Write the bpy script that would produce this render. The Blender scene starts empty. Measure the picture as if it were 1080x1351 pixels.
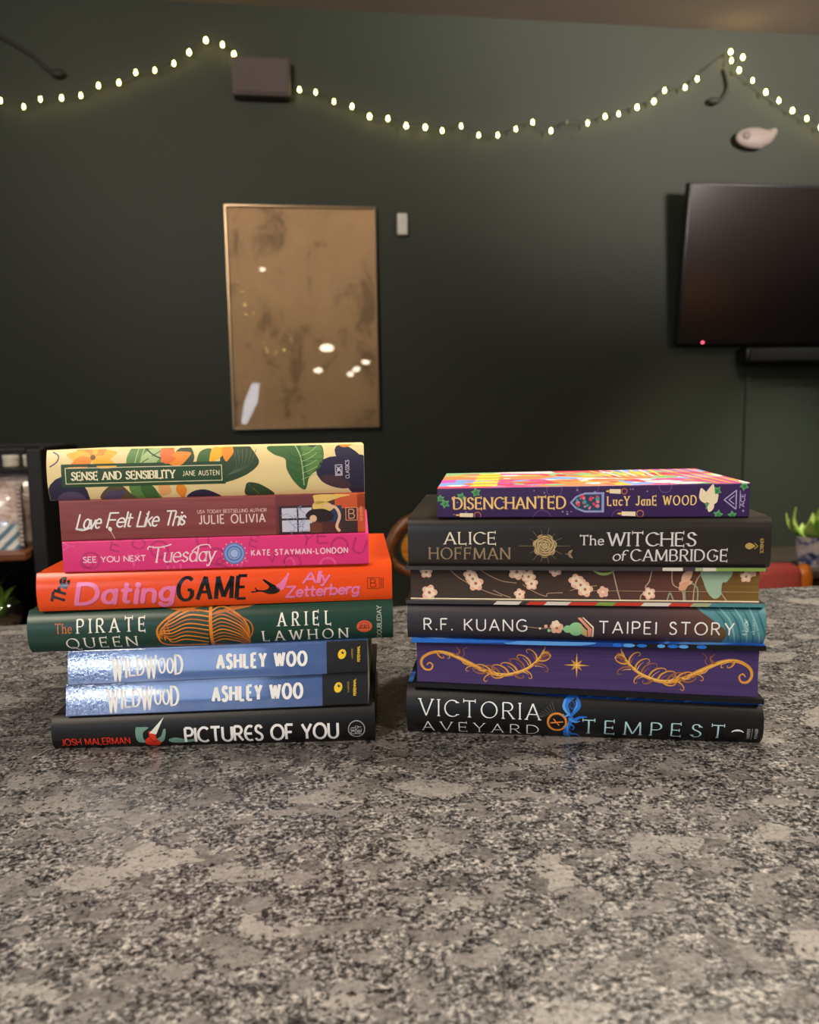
import bpy, bmesh, math, random
from math import sin, cos, pi, radians
from mathutils import Vector, Matrix
from mathutils.geometry import tessellate_polygon

scene = bpy.context.scene
COL = scene.collection
rnd = random.Random(7)

# ------------------------------------------------------------------ camera
PITCH = math.atan((675.5 - 547.0) / 1060.0)
cam_data = bpy.data.cameras.new('camera')
cam_data.sensor_fit = 'VERTICAL'
cam_data.sensor_height = 36.0
cam_data.sensor_width = 36.0
cam_data.lens = 1060.0 / 1351.0 * 36.0
cam_data.clip_start = 0.02
cam_data.clip_end = 60
cam_data.dof.use_dof = True
cam_data.dof.focus_distance = 0.555
cam_data.dof.aperture_fstop = 10.0
cam = bpy.data.objects.new('camera', cam_data)
COL.objects.link(cam)
cam.matrix_world = Matrix.Translation((0, 0, 0.225)) @ Matrix.Rotation(pi / 2 - PITCH, 4, 'X') @ Matrix.Rotation(radians(-0.9), 4, 'Z')
scene.camera = cam

# ------------------------------------------------------------------ exposure and world
scene.view_settings.view_transform = 'Standard'
scene.view_settings.look = 'None'
scene.view_settings.exposure = 0.0
scene.view_settings.gamma = 1.0
scene.view_settings.use_curve_mapping = False
world = bpy.data.worlds.new('dim_evening')
scene.world = world
world.use_nodes = True
world.node_tree.nodes['Background'].inputs[0].default_value = (0.02, 0.022, 0.025, 1)
world.node_tree.nodes['Background'].inputs[1].default_value = 0.3

# ------------------------------------------------------------------ room frame: u along the bar wall, v away from the camera, z from the counter top
ROOM = radians(8)
def RM(u, v, z=0.0):
    return Vector((u * cos(ROOM) - v * sin(ROOM), u * sin(ROOM) + v * cos(ROOM), z))
WALL_V, BACK_V, SIDE_L, SIDE_R, FLOOR_Z, CEIL_Z = 3.25, -5.0, -3.4, 4.6, -0.95, 1.75

def spot_light(name, loc, target, radius, power, color, angle, blend=.7):
    d = bpy.data.lights.new(name, 'SPOT')
    d.shadow_soft_size = radius; d.energy = power; d.color = color; d.spot_size = radians(angle); d.spot_blend = blend
    o = bpy.data.objects.new(name, d); COL.objects.link(o)
    o.location = loc
    o.rotation_euler = (Vector(target) - Vector(loc)).to_track_quat('-Z', 'Y').to_euler()
    return o
def area_light(name, loc, target, size, power, color):
    d = bpy.data.lights.new(name, 'AREA')
    d.shape = 'DISK'; d.size = size; d.energy = power; d.color = color
    o = bpy.data.objects.new(name, d)
    COL.objects.link(o)
    o.location = loc
    o.rotation_euler = (Vector(target) - Vector(loc)).to_track_quat('-Z', 'Y').to_euler()
    return o
WARM = (1.0, 0.87, 0.70)
# ceiling spots of the bar (fixtures for them are built with the room)
SPOTS = [  # room u, v, z, aim (world), power, size
    (2.0, 0.42, 1.62, (0.0, 0.55, 0.0), 230, 0.08, 55),
    (-1.15, -0.95, 1.66, (-0.08, 0.5, 0.1), 95, 0.12, 60),
    (1.35, -0.95, 1.66, (0.08, 0.5, 0.1), 112, 0.12, 60),
    (0.62, 1.05, 1.66, (0.2, 0.62, 0.1), 85, 0.10, 70),
]
# added unseen spots that brighten the top of the green wall
spot_light('added_wall_spot', RM(2.5, .1, 1.55), RM(1.75, 3.25, 2.25), .3, 900, (1.0, .88, .82), 62, 1.0)
spot_light('added_wall_spot', RM(-.9, .1, 1.55), RM(-.0, 3.25, 2.0), .3, 180, (1.0, .88, .78), 70, 1.0)
for i, (u, v, z, aim, pw, sz, ang) in enumerate(SPOTS):
    spot_light('ceiling_spot', RM(u, v, z), aim, sz, pw, WARM, ang)
spot_light('added_fill_light', RM(1.55, 1.75, 1.62), RM(1.85, 2.9, -.5), .08, 150, WARM, 52, .8)  # added fill for the plant and the wall behind it
spot_light('added_wall_spot', RM(2.35, 2.25, 1.55), RM(2.05, 3.25, -.5), .06, 110, (.95, 1.0, .9), 34, 1.0)  # added narrow spot that lifts the low right wall under the television
area_light('added_fill_light', RM(-.72, 1.25, 1.66), RM(-.66, 1.8, 0), .15, 11, WARM)  # added to brighten the packs on the left shelf
area_light('room_ceiling_lamp', RM(-1.9, -1.6, 1.66), RM(-1.2, 1.0, -.5), .6, 34, WARM)

# ------------------------------------------------------------------ helpers: materials
def lin(h):
    if isinstance(h, (tuple, list)):
        return (h[0], h[1], h[2], 1)
    h = h.lstrip('#')
    c = [int(h[i:i + 2], 16) / 255 for i in (0, 2, 4)]
    return tuple([x / 12.92 if x <= .04045 else ((x + .055) / 1.055) ** 2.4 for x in c]) + (1,)
MATS = {}
def mat(name, color='#808080', rough=.5, spec=.5, metal=0., coat=0., coat_rough=.1, emit=None, emit_s=0., trans=0.):
    if name in MATS: return MATS[name]
    m = bpy.data.materials.new(name); m.use_nodes = True
    b = m.node_tree.nodes['Principled BSDF']
    b.inputs['Base Color'].default_value = lin(color)
    b.inputs['Roughness'].default_value = rough
    b.inputs['Specular IOR Level'].default_value = spec
    b.inputs['Metallic'].default_value = metal
    b.inputs['Coat Weight'].default_value = coat
    b.inputs['Coat Roughness'].default_value = coat_rough
    b.inputs['Transmission Weight'].default_value = trans
    if emit:
        b.inputs['Emission Color'].default_value = lin(emit)
        b.inputs['Emission Strength'].default_value = emit_s
    MATS[name] = m
    return m
class N:
    """tiny node-tree writer"""
    def __init__(s, m):
        s.t = m.node_tree; s.b = s.t.nodes['Principled BSDF']
        s.tc = s.t.nodes.new('ShaderNodeTexCoord')
    def link(s, a, b): s.t.links.new(a, b)
    def new(s, kind, **kw):
        n = s.t.nodes.new('ShaderNode' + kind)
        for k, v in kw.items(): setattr(n, k, v)
        return n
    def mapping(s, scale=(1, 1, 1), rot=(0, 0, 0), src=None):
        n = s.new('Mapping'); n.inputs['Scale'].default_value = scale; n.inputs['Rotation'].default_value = rot
        s.link(src or s.tc.outputs['Object'], n.inputs['Vector']); return n.outputs[0]
    def noise(s, vec, scale, detail=3, rough=.5, dist=0.):
        n = s.new('TexNoise'); s.link(vec, n.inputs['Vector'])
        n.inputs['Scale'].default_value = scale; n.inputs['Detail'].default_value = detail
        n.inputs['Roughness'].default_value = rough; n.inputs['Distortion'].default_value = dist
        return n
    def vor(s, vec, scale, feature='F1'):
        n = s.new('TexVoronoi'); n.feature = feature; s.link(vec, n.inputs['Vector'])
        n.inputs['Scale'].default_value = scale; return n
    def ramp(s, fac, stops, interp='LINEAR'):
        n = s.new('ValToRGB'); n.color_ramp.interpolation = interp
        e = n.color_ramp.elements
        while len(e) < len(stops): e.new(.5)
        for el, (p, c) in zip(e, stops):
            el.position = p; el.color = lin(c)
        s.link(fac, n.inputs[0]); return n.outputs[0]
    def mix(s, fac, a, b, blend='MIX'):
        n = s.new('Mix', data_type='RGBA', blend_type=blend)
        if isinstance(fac, (int, float)): n.inputs[0].default_value = fac
        else: s.link(fac, n.inputs[0])
        for k, x in ((6, a), (7, b)):
            if hasattr(x, 'is_linked'): s.link(x, n.inputs[k])
            else: n.inputs[k].default_value = lin(x)
        return n.outputs[2]
    def math(s, op, a, b=0., clamp=False):
        n = s.new('Math', operation=op); n.use_clamp = clamp
        for k, x in ((0, a), (1, b)):
            if hasattr(x, 'is_linked'): s.link(x, n.inputs[k])
            else: n.inputs[k].default_value = x
        return n.outputs[0]
    def base(s, c): s.link(c, s.b.inputs['Base Color'])
    def bump(s, h, strength=.3, dist=.001):
        n = s.new('Bump'); n.inputs['Strength'].default_value = strength; n.inputs['Distance'].default_value = dist
        s.link(h, n.inputs['Height']); s.link(n.outputs[0], s.b.inputs['Normal'])

# ------------------------------------------------------------------ helpers: objects
def tag(o, label=None, cat=None, group=None, kind=None):
    if label: o['label'] = label
    if cat: o['category'] = cat
    if group: o['group'] = group
    if kind: o['kind'] = kind
    return o
def empty(name, loc=(0, 0, 0), rz=0.0):
    o = bpy.data.objects.new(name, None); COL.objects.link(o)
    o.location = loc; o.rotation_euler = (0, 0, rz); o.empty_display_size = .02
    return o
def build(name, bm, mats, parent=None, smooth=None, xf=None):
    me = bpy.data.meshes.new(name)
    bmesh.ops.recalc_face_normals(bm, faces=bm.faces)
    if xf is not None: bm.transform(xf)
    bm.to_mesh(me); bm.free()
    for m in (mats if isinstance(mats, (list, tuple)) else [mats]): me.materials.append(m)
    if smooth is not None:
        me.shade_smooth()
        me.set_sharp_from_angle(angle=radians(smooth))
    o = bpy.data.objects.new(name, me); COL.objects.link(o)
    if parent is not None: o.parent = parent
    return o
def box(bm, a, b, bevel=0.0, seg=2, mi=0):
    r = bmesh.ops.create_cube(bm, size=1)
    vs = r['verts']
    for v in vs:
        v.co = Vector([(a[i] + b[i]) / 2 + v.co[i] * (b[i] - a[i]) for i in range(3)])
    fs = {f for v in vs for f in v.link_faces}
    for f in fs: f.material_index = mi
    if bevel > 0:
        es = {e for v in vs for e in v.link_edges}
        bmesh.ops.bevel(bm, geom=list(es), offset=bevel, segments=seg, affect='EDGES', profile=.5, material=-1)
def lathe(bm, prof, n=24, center=(0, 0, 0), mi=0, cap=True):
    rings = []
    for r, z in prof:
        rings.append([bm.verts.new((center[0] + r * cos(2 * pi * k / n), center[1] + r * sin(2 * pi * k / n), center[2] + z)) for k in range(n)])
    for a, b in zip(rings, rings[1:]):
        for k in range(n):
            bm.faces.new((a[k], a[(k + 1) % n], b[(k + 1) % n], b[k])).material_index = mi
    if cap:
        bm.faces.new(rings[0][::-1]).material_index = mi; bm.faces.new(rings[-1]).material_index = mi
def tube(bm, pts, rad, n=8, mi=0, closed=False):
    pts = [Vector(p) for p in pts]
    rr = rad if isinstance(rad, (list, tuple)) else [rad] * len(pts)
    rings = []; up = Vector((.12, .31, .94)).normalized()
    N_ = len(pts)
    for i, p in enumerate(pts):
        if closed: d = pts[(i + 1) % N_] - pts[i - 1]
        else: d = pts[min(i + 1, N_ - 1)] - pts[max(i - 1, 0)]
        d.normalize()
        s = d.cross(up)
        if s.length < 1e-3: s = d.cross(Vector((1, 0, 0)))
        s.normalize(); t = s.cross(d)
        rings.append([bm.verts.new(p + (s * cos(2 * pi * k / n) + t * sin(2 * pi * k / n)) * rr[i]) for k in range(n)])
    pairs = list(zip(rings, rings[1:])) + ([(rings[-1], rings[0])] if closed else [])
    for a, b in pairs:
        for k in range(n):
            bm.faces.new((a[k], a[(k + 1) % n], b[(k + 1) % n], b[k])).material_index = mi
    if not closed:
        bm.faces.new(rings[0][::-1]).material_index = mi; bm.faces.new(rings[-1]).material_index = mi
def spline(pts, n=8, closed=False):
    P = [Vector((p[0], p[1])) if len(p) == 2 else Vector(p) for p in pts]
    out = []; L = len(P)
    rng = range(L) if closed else range(L - 1)
    for i in rng:
        if closed: a, b, c, d = P[i - 1], P[i], P[(i + 1) % L], P[(i + 2) % L]
        else: a, b, c, d = P[max(i - 1, 0)], P[i], P[i + 1], P[min(i + 2, L - 1)]
        for k in range(n):
            t = k / n
            out.append(.5 * ((2 * b) + (c - a) * t + (2 * a - 5 * b + 4 * c - d) * t * t + (3 * b - a - 3 * c + d) * t ** 3))
    if not closed: out.append(P[-1])
    return out
ROT = Matrix.Rotation(ROOM, 4, 'Z')
# ================================================================== SETTING
def wall_material():
    m = mat('dark_green_wall_paint', '#3f4639', rough=.62, spec=.3)
    n = N(m); v = n.mapping((1, 1, 1))
    c = n.ramp(n.noise(v, 1.3, 4, .55).outputs['Fac'], [(.3, '#33392f'), (.7, '#373d32')])
    n.base(c)
    n.bump(n.noise(v, 240, 2).outputs['Fac'], .12, .001)
    return m
def ceiling_material():
    m = mat('pinkish_grey_ceiling_paint', '#8d817c', rough=.8, spec=.2)
    n = N(m); n.base(n.ramp(n.noise(n.mapping(), 2.0, 3).outputs['Fac'], [(.3, '#a3958f'), (.7, '#b0a29b')]))
    return m
def floor_material():
    m = mat('brown_plank_floor', '#4a3a2c', rough=.45)
    n = N(m); v = n.mapping((1, 7, 1))
    n.base(n.ramp(n.noise(v, 3, 5, .6).outputs['Fac'], [(.3, '#33271d'), (.7, '#5a4735')]))
    return m
MW, MC, MF = wall_material(), ceiling_material(), floor_material()
def room_slab(name, u0, u1, v0, v1, z0, z1, m, **kw):
    bm = bmesh.new(); box(bm, (u0, v0, z0), (u1, v1, z1))
    o = build(name, bm, m); o.rotation_euler = (0, 0, ROOM)
    return tag(o, kind='structure')
room_slab('wall_front', SIDE_L, SIDE_R, WALL_V, WALL_V + .12, FLOOR_Z, CEIL_Z, MW)
room_slab('wall_left', SIDE_L - .12, SIDE_L, BACK_V, WALL_V + .12, FLOOR_Z, CEIL_Z, MW)
room_slab('wall_right', SIDE_R, SIDE_R + .12, BACK_V, WALL_V + .12, FLOOR_Z, CEIL_Z, MW)
room_slab('floor', SIDE_L - .12, SIDE_R + .12, BACK_V - .12, WALL_V + .12, FLOOR_Z - .1, FLOOR_Z, MF)
room_slab('ceiling', SIDE_L - .12, SIDE_R + .12, BACK_V - .12, WALL_V + .12, CEIL_Z, CEIL_Z + .1, MC)
# back wall with a window opening
WU0, WU1, WZ0, WZ1 = -3.1, -1.55, -.15, 1.25
bm = bmesh.new()
for a, b in (((SIDE_L, BACK_V - .12, FLOOR_Z), (WU0, BACK_V, CEIL_Z)), ((WU1, BACK_V - .12, FLOOR_Z), (SIDE_R, BACK_V, CEIL_Z)),
             ((WU0, BACK_V - .12, FLOOR_Z), (WU1, BACK_V, WZ0)), ((WU0, BACK_V - .12, WZ1), (WU1, BACK_V, CEIL_Z))):
    box(bm, a, b)
o = build('wall_back', bm, MW); o.rotation_euler = (0, 0, ROOM); tag(o, kind='structure')
win = empty('window_1', (0, 0, 0), ROOM); tag(win, kind='structure')
bm = bmesh.new()
for a, b in (((WU0, BACK_V - .08, WZ0), (WU1, BACK_V + .01, WZ0 + .05)), ((WU0, BACK_V - .08, WZ1 - .05), (WU1, BACK_V + .01, WZ1)),
             ((WU0, BACK_V - .08, WZ0), (WU0 + .05, BACK_V + .01, WZ1)), ((WU1 - .05, BACK_V - .08, WZ0), (WU1, BACK_V + .01, WZ1)),
             (((WU0 + WU1) / 2 - .02, BACK_V - .07, WZ0), ((WU0 + WU1) / 2 + .02, BACK_V, WZ1))):
    box(bm, a, b)
build('window_frame', bm, mat('white_window_frame', '#d8d8d4', .4), win)
bm = bmesh.new(); box(bm, (WU0 + .05, BACK_V - .06, WZ0 + .05), (WU1 - .05, BACK_V - .05, WZ1 - .05))
build('window_pane', bm, mat('evening_daylight_pane', '#a8c8ff', .2, emit='#b9d5ff', emit_s=2.0), win)
# narrow lit sidelight beside the back door, reflected low in the picture glass
win3 = empty('window_3', (0, 0, 0), ROOM); tag(win3, kind='structure')
bm = bmesh.new()
for a, b in (((-.76, BACK_V, .10), (-.42, BACK_V + .03, .13)), ((-.76, BACK_V, .69), (-.42, BACK_V + .03, .72)), ((-.76, BACK_V, .10), (-.73, BACK_V + .03, .72)), ((-.45, BACK_V, .10), (-.42, BACK_V + .03, .72))): box(bm, a, b)
build('window_frame', bm, MATS['white_window_frame'], win3)
bm = bmesh.new()
vs_ = [bm.verts.new((x, BACK_V + y, z)) for y in (.004, .016) for x, z in ((-.73, .13), (-.66, .13), (-.50, .42), (-.46, .69), (-.56, .69), (-.68, .42))]
for k in range(6): bm.faces.new((vs_[k], vs_[(k + 1) % 6], vs_[6 + (k + 1) % 6], vs_[6 + k]))
bm.faces.new(vs_[:6]); bm.faces.new(vs_[6:][::-1])
build('window_pane', bm, mat('sidelight_daylight_pane', '#c8d8f0', .2, emit='#dfe8f4', emit_s=8.0), win3)
# added glowing window out of frame, put in to light the left counter end
added_win = empty('added_window', (0, 0, 0), ROOM); tag(added_win, kind='structure')
bm = bmesh.new(); V0_, V1_ = WALL_V - .03, WALL_V
for a, b in (((-3.35, V0_, .1), (-2.1, V1_, .15)), ((-3.35, V0_, 1.3), (-2.1, V1_, 1.35)), ((-3.35, V0_, .1), (-3.3, V1_, 1.35)), ((-2.15, V0_, .1), (-2.1, V1_, 1.35)), ((-2.74, V0_, .1), (-2.70, V1_, 1.35))):
    box(bm, a, b)
build('window_frame', bm, MATS['white_window_frame'], added_win)
bm = bmesh.new(); box(bm, (-3.3, WALL_V - .016, .15), (-2.15, WALL_V - .004, 1.3))
build('window_pane', bm, mat('added_glow_pane', '#a8c8ff', .2, emit='#c4d2ea', emit_s=6.0), added_win)
# skirting along the front wall
room_slab('baseboard_front', SIDE_L, SIDE_R, WALL_V - .015, WALL_V, FLOOR_Z, FLOOR_Z + .1, mat('dark_skirting', '#2a2f27', .5))
# painted-over cable trunking below the television
room_slab('trim_1', 1.918, 1.938, WALL_V - .012, WALL_V, FLOOR_Z + .1, .43, MW)

# ceiling spot fixtures for the lamps set at the top
for i, (u, v, z, aim, pw, sz, ang) in enumerate(SPOTS):
    t = empty('ceiling_spot_fixture', RM(u, v, CEIL_Z))
    tag(t, 'black round ceiling spot lamp out of frame above the bar', 'ceiling lamp', 'ceiling spots above the bar')
    bm = bmesh.new(); lathe(bm, [(.05, 0), (.05, -.02), (.02, -.025)], 20)
    build('canopy', bm, mat('matte_black_metal', '#141414', .5), t, 40)

# ------------------------------------------------------------------ granite counter
def granite():
    m = mat('speckled_grey_granite', '#807468', rough=.36, spec=.5)
    n = N(m)
    v0 = n.mapping((1, 1, 1))
    w = n.noise(v0, 55, 4, .6)
    vv = n.new('VectorMath', operation='MULTIPLY_ADD')
    n.link(w.outputs['Color'], vv.inputs[0]); vv.inputs[1].default_value = (.018, .018, .018); n.link(v0, vv.inputs[2])
    V = vv.outputs[0]
    fine = n.noise(v0, 360, 6, .7, .5).outputs['Fac']
    clump = n.noise(v0, 85, 4, .6, .4).outputs['Fac']
    fine = n.math('ADD', n.math('MULTIPLY', fine, .72), n.math('MULTIPLY', clump, .28))
    speck = n.ramp(fine, [(.405, '#0d0d0e'), (.47, '#323233'), (.515, '#605e5e'), (.565, '#868381'), (.635, '#aca8a3')])
    # mid brown/grey crystals
    v2 = n.mapping((1, 1.5, 1), (0, 0, .5), V)
    c2 = n.vor(v2, 88)
    sep2 = n.new('SeparateColor'); n.link(c2.outputs['Color'], sep2.inputs[0])
    mask2 = n.math('MULTIPLY', n.math('GREATER_THAN', sep2.outputs[0], .77), n.ramp(fine, [(.38, '#202020'), (.46, '#ffffff')]))
    col2 = n.mix(sep2.outputs[1], '#565453', '#838080')
    streak = n.noise(n.mapping((1, 6, 1), (0, 0, .7)), 120, 4, .6).outputs['Fac']
    col2 = n.mix(n.math('MULTIPLY', streak, .55), col2, '#3a322d')
    a = n.mix(n.math('MULTIPLY', mask2, .8), speck, col2)
    # large pale crystals
    v3 = n.mapping((1.0, 1.7, 1), (0, 0, -.45), V)
    c3 = n.vor(v3, 33)
    sep3 = n.new('SeparateColor'); n.link(c3.outputs['Color'], sep3.inputs[0])
    mask3 = n.math('MULTIPLY', n.math('GREATER_THAN', sep3.outputs[0], .91), n.ramp(fine, [(.40, '#303030'), (.47, '#ffffff')]))
    col3 = n.mix(sep3.outputs[1], '#807d7b', '#98948f')
    col3 = n.mix(n.math('MULTIPLY', streak, .4), col3, '#737170')
    n.base(n.mix(n.math('MULTIPLY', mask3, .72), a, col3))
    # dark pits among the crystals
    n.link(n.ramp(fine, [(.38, (.26, .26, .26)), (.62, (.42, .42, .42))]), n.b.inputs['Roughness'])
    n.bump(n.noise(v0, 190, 4, .6).outputs['Fac'], .55, .0012)
    return m
bm = bmesh.new(); box(bm, (-1.9, .02, -.04), (3.0, .927, 0), .004, 3)
ct = build('countertop', bm, granite(), None, 40); ct.rotation_euler = (0, 0, ROOM)
tag(ct, 'speckled grey and beige granite bar counter carrying both stacks of books', 'counter')
bm = bmesh.new(); box(bm, (-1.85, .12, FLOOR_Z), (2.95, .80, -.04), .003)
for k in range(8): box(bm, (-1.8 + k * .6, .80, FLOOR_Z + .06), (-1.8 + k * .6 + .54, .812, -.1), .004)
cb = build('bar_cabinet', bm, mat('dark_stained_bar_front', '#231d19', .5)); cb.rotation_euler = (0, 0, ROOM)
tag(cb, 'dark panelled bar cabinet under the granite counter', 'cabinet')
# ================================================================== LETTERING: letters as pen strokes (unit = cap height)
def _seg(s):
    """one stroke: pieces joined by '&': L points / E ellipse arc / S spline / D dot"""
    pts = []
    for piece in s.split('&'):
        tk = piece.split(); k = tk[0]; f = [float(x) for x in tk[1:]]
        if k == 'L': pts += [(f[i], f[i + 1]) for i in range(0, len(f), 2)]
        elif k == 'E':
            cx, cy, rx, ry, a0, a1 = f; n = max(6, int(abs(a1 - a0) / 14))
            pts += [(cx + rx * cos(radians(a0 + (a1 - a0) * i / n)), cy + ry * sin(radians(a0 + (a1 - a0) * i / n))) for i in range(n + 1)]
        elif k == 'S': pts += [tuple(p) for p in spline([(f[i], f[i + 1]) for i in range(0, len(f), 2)], 4)]
        elif k == 'D': pts += [(f[0], f[1])]
    out = [pts[0]]
    for p in pts[1:]:
        if math.hypot(p[0] - out[-1][0], p[1] - out[-1][1]) > 1e-4: out.append(p)
    return out
_G = {
'A': (.76, 'L 0 0 .38 1;L .38 1 .76 0;L .14 .34 .62 .34'),
'B': (.58, 'L 0 0 0 1;L 0 1 .28 1 & E .28 .76 .25 .24 90 -90 & L 0 .52;L 0 .52 .3 .52 & E .3 .26 .28 .26 90 -90 & L 0 0'),
'C': (.74, 'E .44 .5 .44 .5 48 312'),
'D': (.74, 'L 0 0 0 1;L 0 1 .26 1 & E .26 .5 .48 .5 90 -90 & L 0 0'),
'E': (.52, 'L 0 0 0 1;L 0 1 .5 1;L 0 .52 .42 .52;L 0 0 .52 0'),
'F': (.5, 'L 0 0 0 1;L 0 1 .5 1;L 0 .52 .42 .52'),
'G': (.8, 'E .44 .5 .44 .5 48 320;L .78 .16 .78 .46;L .52 .46 .78 .46'),
'H': (.7, 'L 0 0 0 1;L .7 0 .7 1;L 0 .52 .7 .52'),
'I': (.02, 'L .01 0 .01 1'),
'J': (.36, 'L .34 1 .34 .24 & E .16 .24 .18 .24 0 -150'),
'K': (.64, 'L 0 0 0 1;L .6 1 0 .42;L .18 .57 .64 0'),
'L': (.5, 'L 0 0 0 1;L 0 0 .5 0'),
'M': (.88, 'L 0 0 .04 1;L .04 1 .44 .08;L .44 .08 .84 1;L .84 1 .88 0'),
'N': (.72, 'L 0 0 0 1;L 0 1 .72 0;L .72 0 .72 1'),
'O': (.9, 'E .45 .5 .45 .5 90 450'),
'P': (.54, 'L 0 0 0 1;L 0 1 .28 1 & E .28 .74 .27 .26 90 -90 & L 0 .48'),
'Q': (.9, 'E .45 .5 .45 .5 90 450;S .45 .12 .6 0 .8 -.16 1 -.16'),
'R': (.6, 'L 0 0 0 1;L 0 1 .28 1 & E .28 .75 .26 .25 90 -90 & L 0 .5;L .26 .5 .6 0'),
'S': (.5, 'S .47 .83 .38 .96 .25 1 .1 .95 .04 .77 .12 .62 .27 .53 .42 .43 .5 .25 .41 .06 .25 0 .1 .03 .01 .17'),
'T': (.68, 'L .34 0 .34 1;L 0 1 .68 1'),
'U': (.68, 'L 0 1 0 .34 & E .34 .34 .34 .34 180 360 & L .68 1'),
'V': (.74, 'L 0 1 .37 0;L .37 0 .74 1'),
'W': (1.08, 'L 0 1 .28 0;L .28 0 .54 .94;L .54 .94 .8 0;L .8 0 1.08 1'),
'X': (.68, 'L 0 1 .68 0;L 0 0 .68 1'),
'Y': (.68, 'L 0 1 .34 .46;L .68 1 .34 .46;L .34 .46 .34 0'),
'Z': (.6, 'L 0 1 .6 1 0 0 .6 0'),
'.': (.08, 'D .04 .04'), '-': (.3, 'L 0 .42 .3 .42'), ' ': (.3, ''),
'a': (.44, 'E .22 .31 .22 .31 20 380;L .44 .63 .44 0'),
'b': (.46, 'L 0 0 0 1;E .23 .31 .23 .31 -180 180'),
'c': (.42, 'E .24 .31 .24 .31 48 312'),
'd': (.46, 'E .22 .31 .22 .31 0 360;L .45 0 .45 1'),
'e': (.46, 'L .02 .33 .46 .33 & E .24 .31 .23 .32 8 312'),
'f': (.32, 'E .32 .8 .19 .2 40 180 & L .13 0;L 0 .6 .32 .6'),
'g': (.45, 'E .22 .31 .22 .31 0 360;L .44 .62 .44 -.08 & E .22 -.08 .22 .22 0 -150'),
'h': (.42, 'L 0 0 0 1;E .21 .4 .21 .23 170 0 & L .42 0'),
'i': (.02, 'L .01 0 .01 .62;D .01 .86'),
'k': (.4, 'L 0 0 0 1;L .36 .62 0 .26;L .12 .36 .4 0'),
'l': (.02, 'L .01 0 .01 1'),
'm': (.72, 'L 0 0 0 .62;E .18 .42 .18 .2 170 0 & L .36 0;E .54 .42 .18 .2 170 0 & L .72 0'),
'n': (.42, 'L 0 0 0 .62;E .21 .41 .21 .22 170 0 & L .42 0'),
'o': (.48, 'E .24 .31 .24 .31 90 450'),
'p': (.46, 'L 0 -.3 0 .62;E .23 .31 .23 .31 -180 180'),
'r': (.28, 'L 0 0 0 .62;S 0 .4 .1 .58 .28 .6'),
's': (.34, 'S .32 .52 .18 .63 .04 .52 .06 .39 .17 .32 .3 .24 .32 .09 .17 0 .01 .1'),
't': (.3, 'L .12 .9 .12 .12 & E .24 .12 .12 .12 180 290;L 0 .62 .3 .62'),
'u': (.42, 'L 0 .62 0 .21 & E .21 .21 .21 .21 180 360 & L .42 .62;L .42 .3 .42 0'),
'v': (.42, 'L 0 .62 .21 0;L .21 0 .42 .62'),
'w': (.64, 'L 0 .62 .17 0;L .17 0 .32 .58;L .32 .58 .48 0;L .48 0 .64 .62'),
'y': (.42, 'L 0 .62 .22 0;L .42 .62 .12 -.3 0 -.28'),
'z': (.4, 'L 0 .62 .4 .62 0 0 .4 0'),
'~': (.56, 'E .36 .5 .36 .5 60 300;L .04 .5 .5 .5'),     # round open E of the deco lettering
}
GLYPH = {k: (w, [_seg(s) for s in d.split(';') if s.strip()]) for k, (w, d) in _G.items()}

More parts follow.
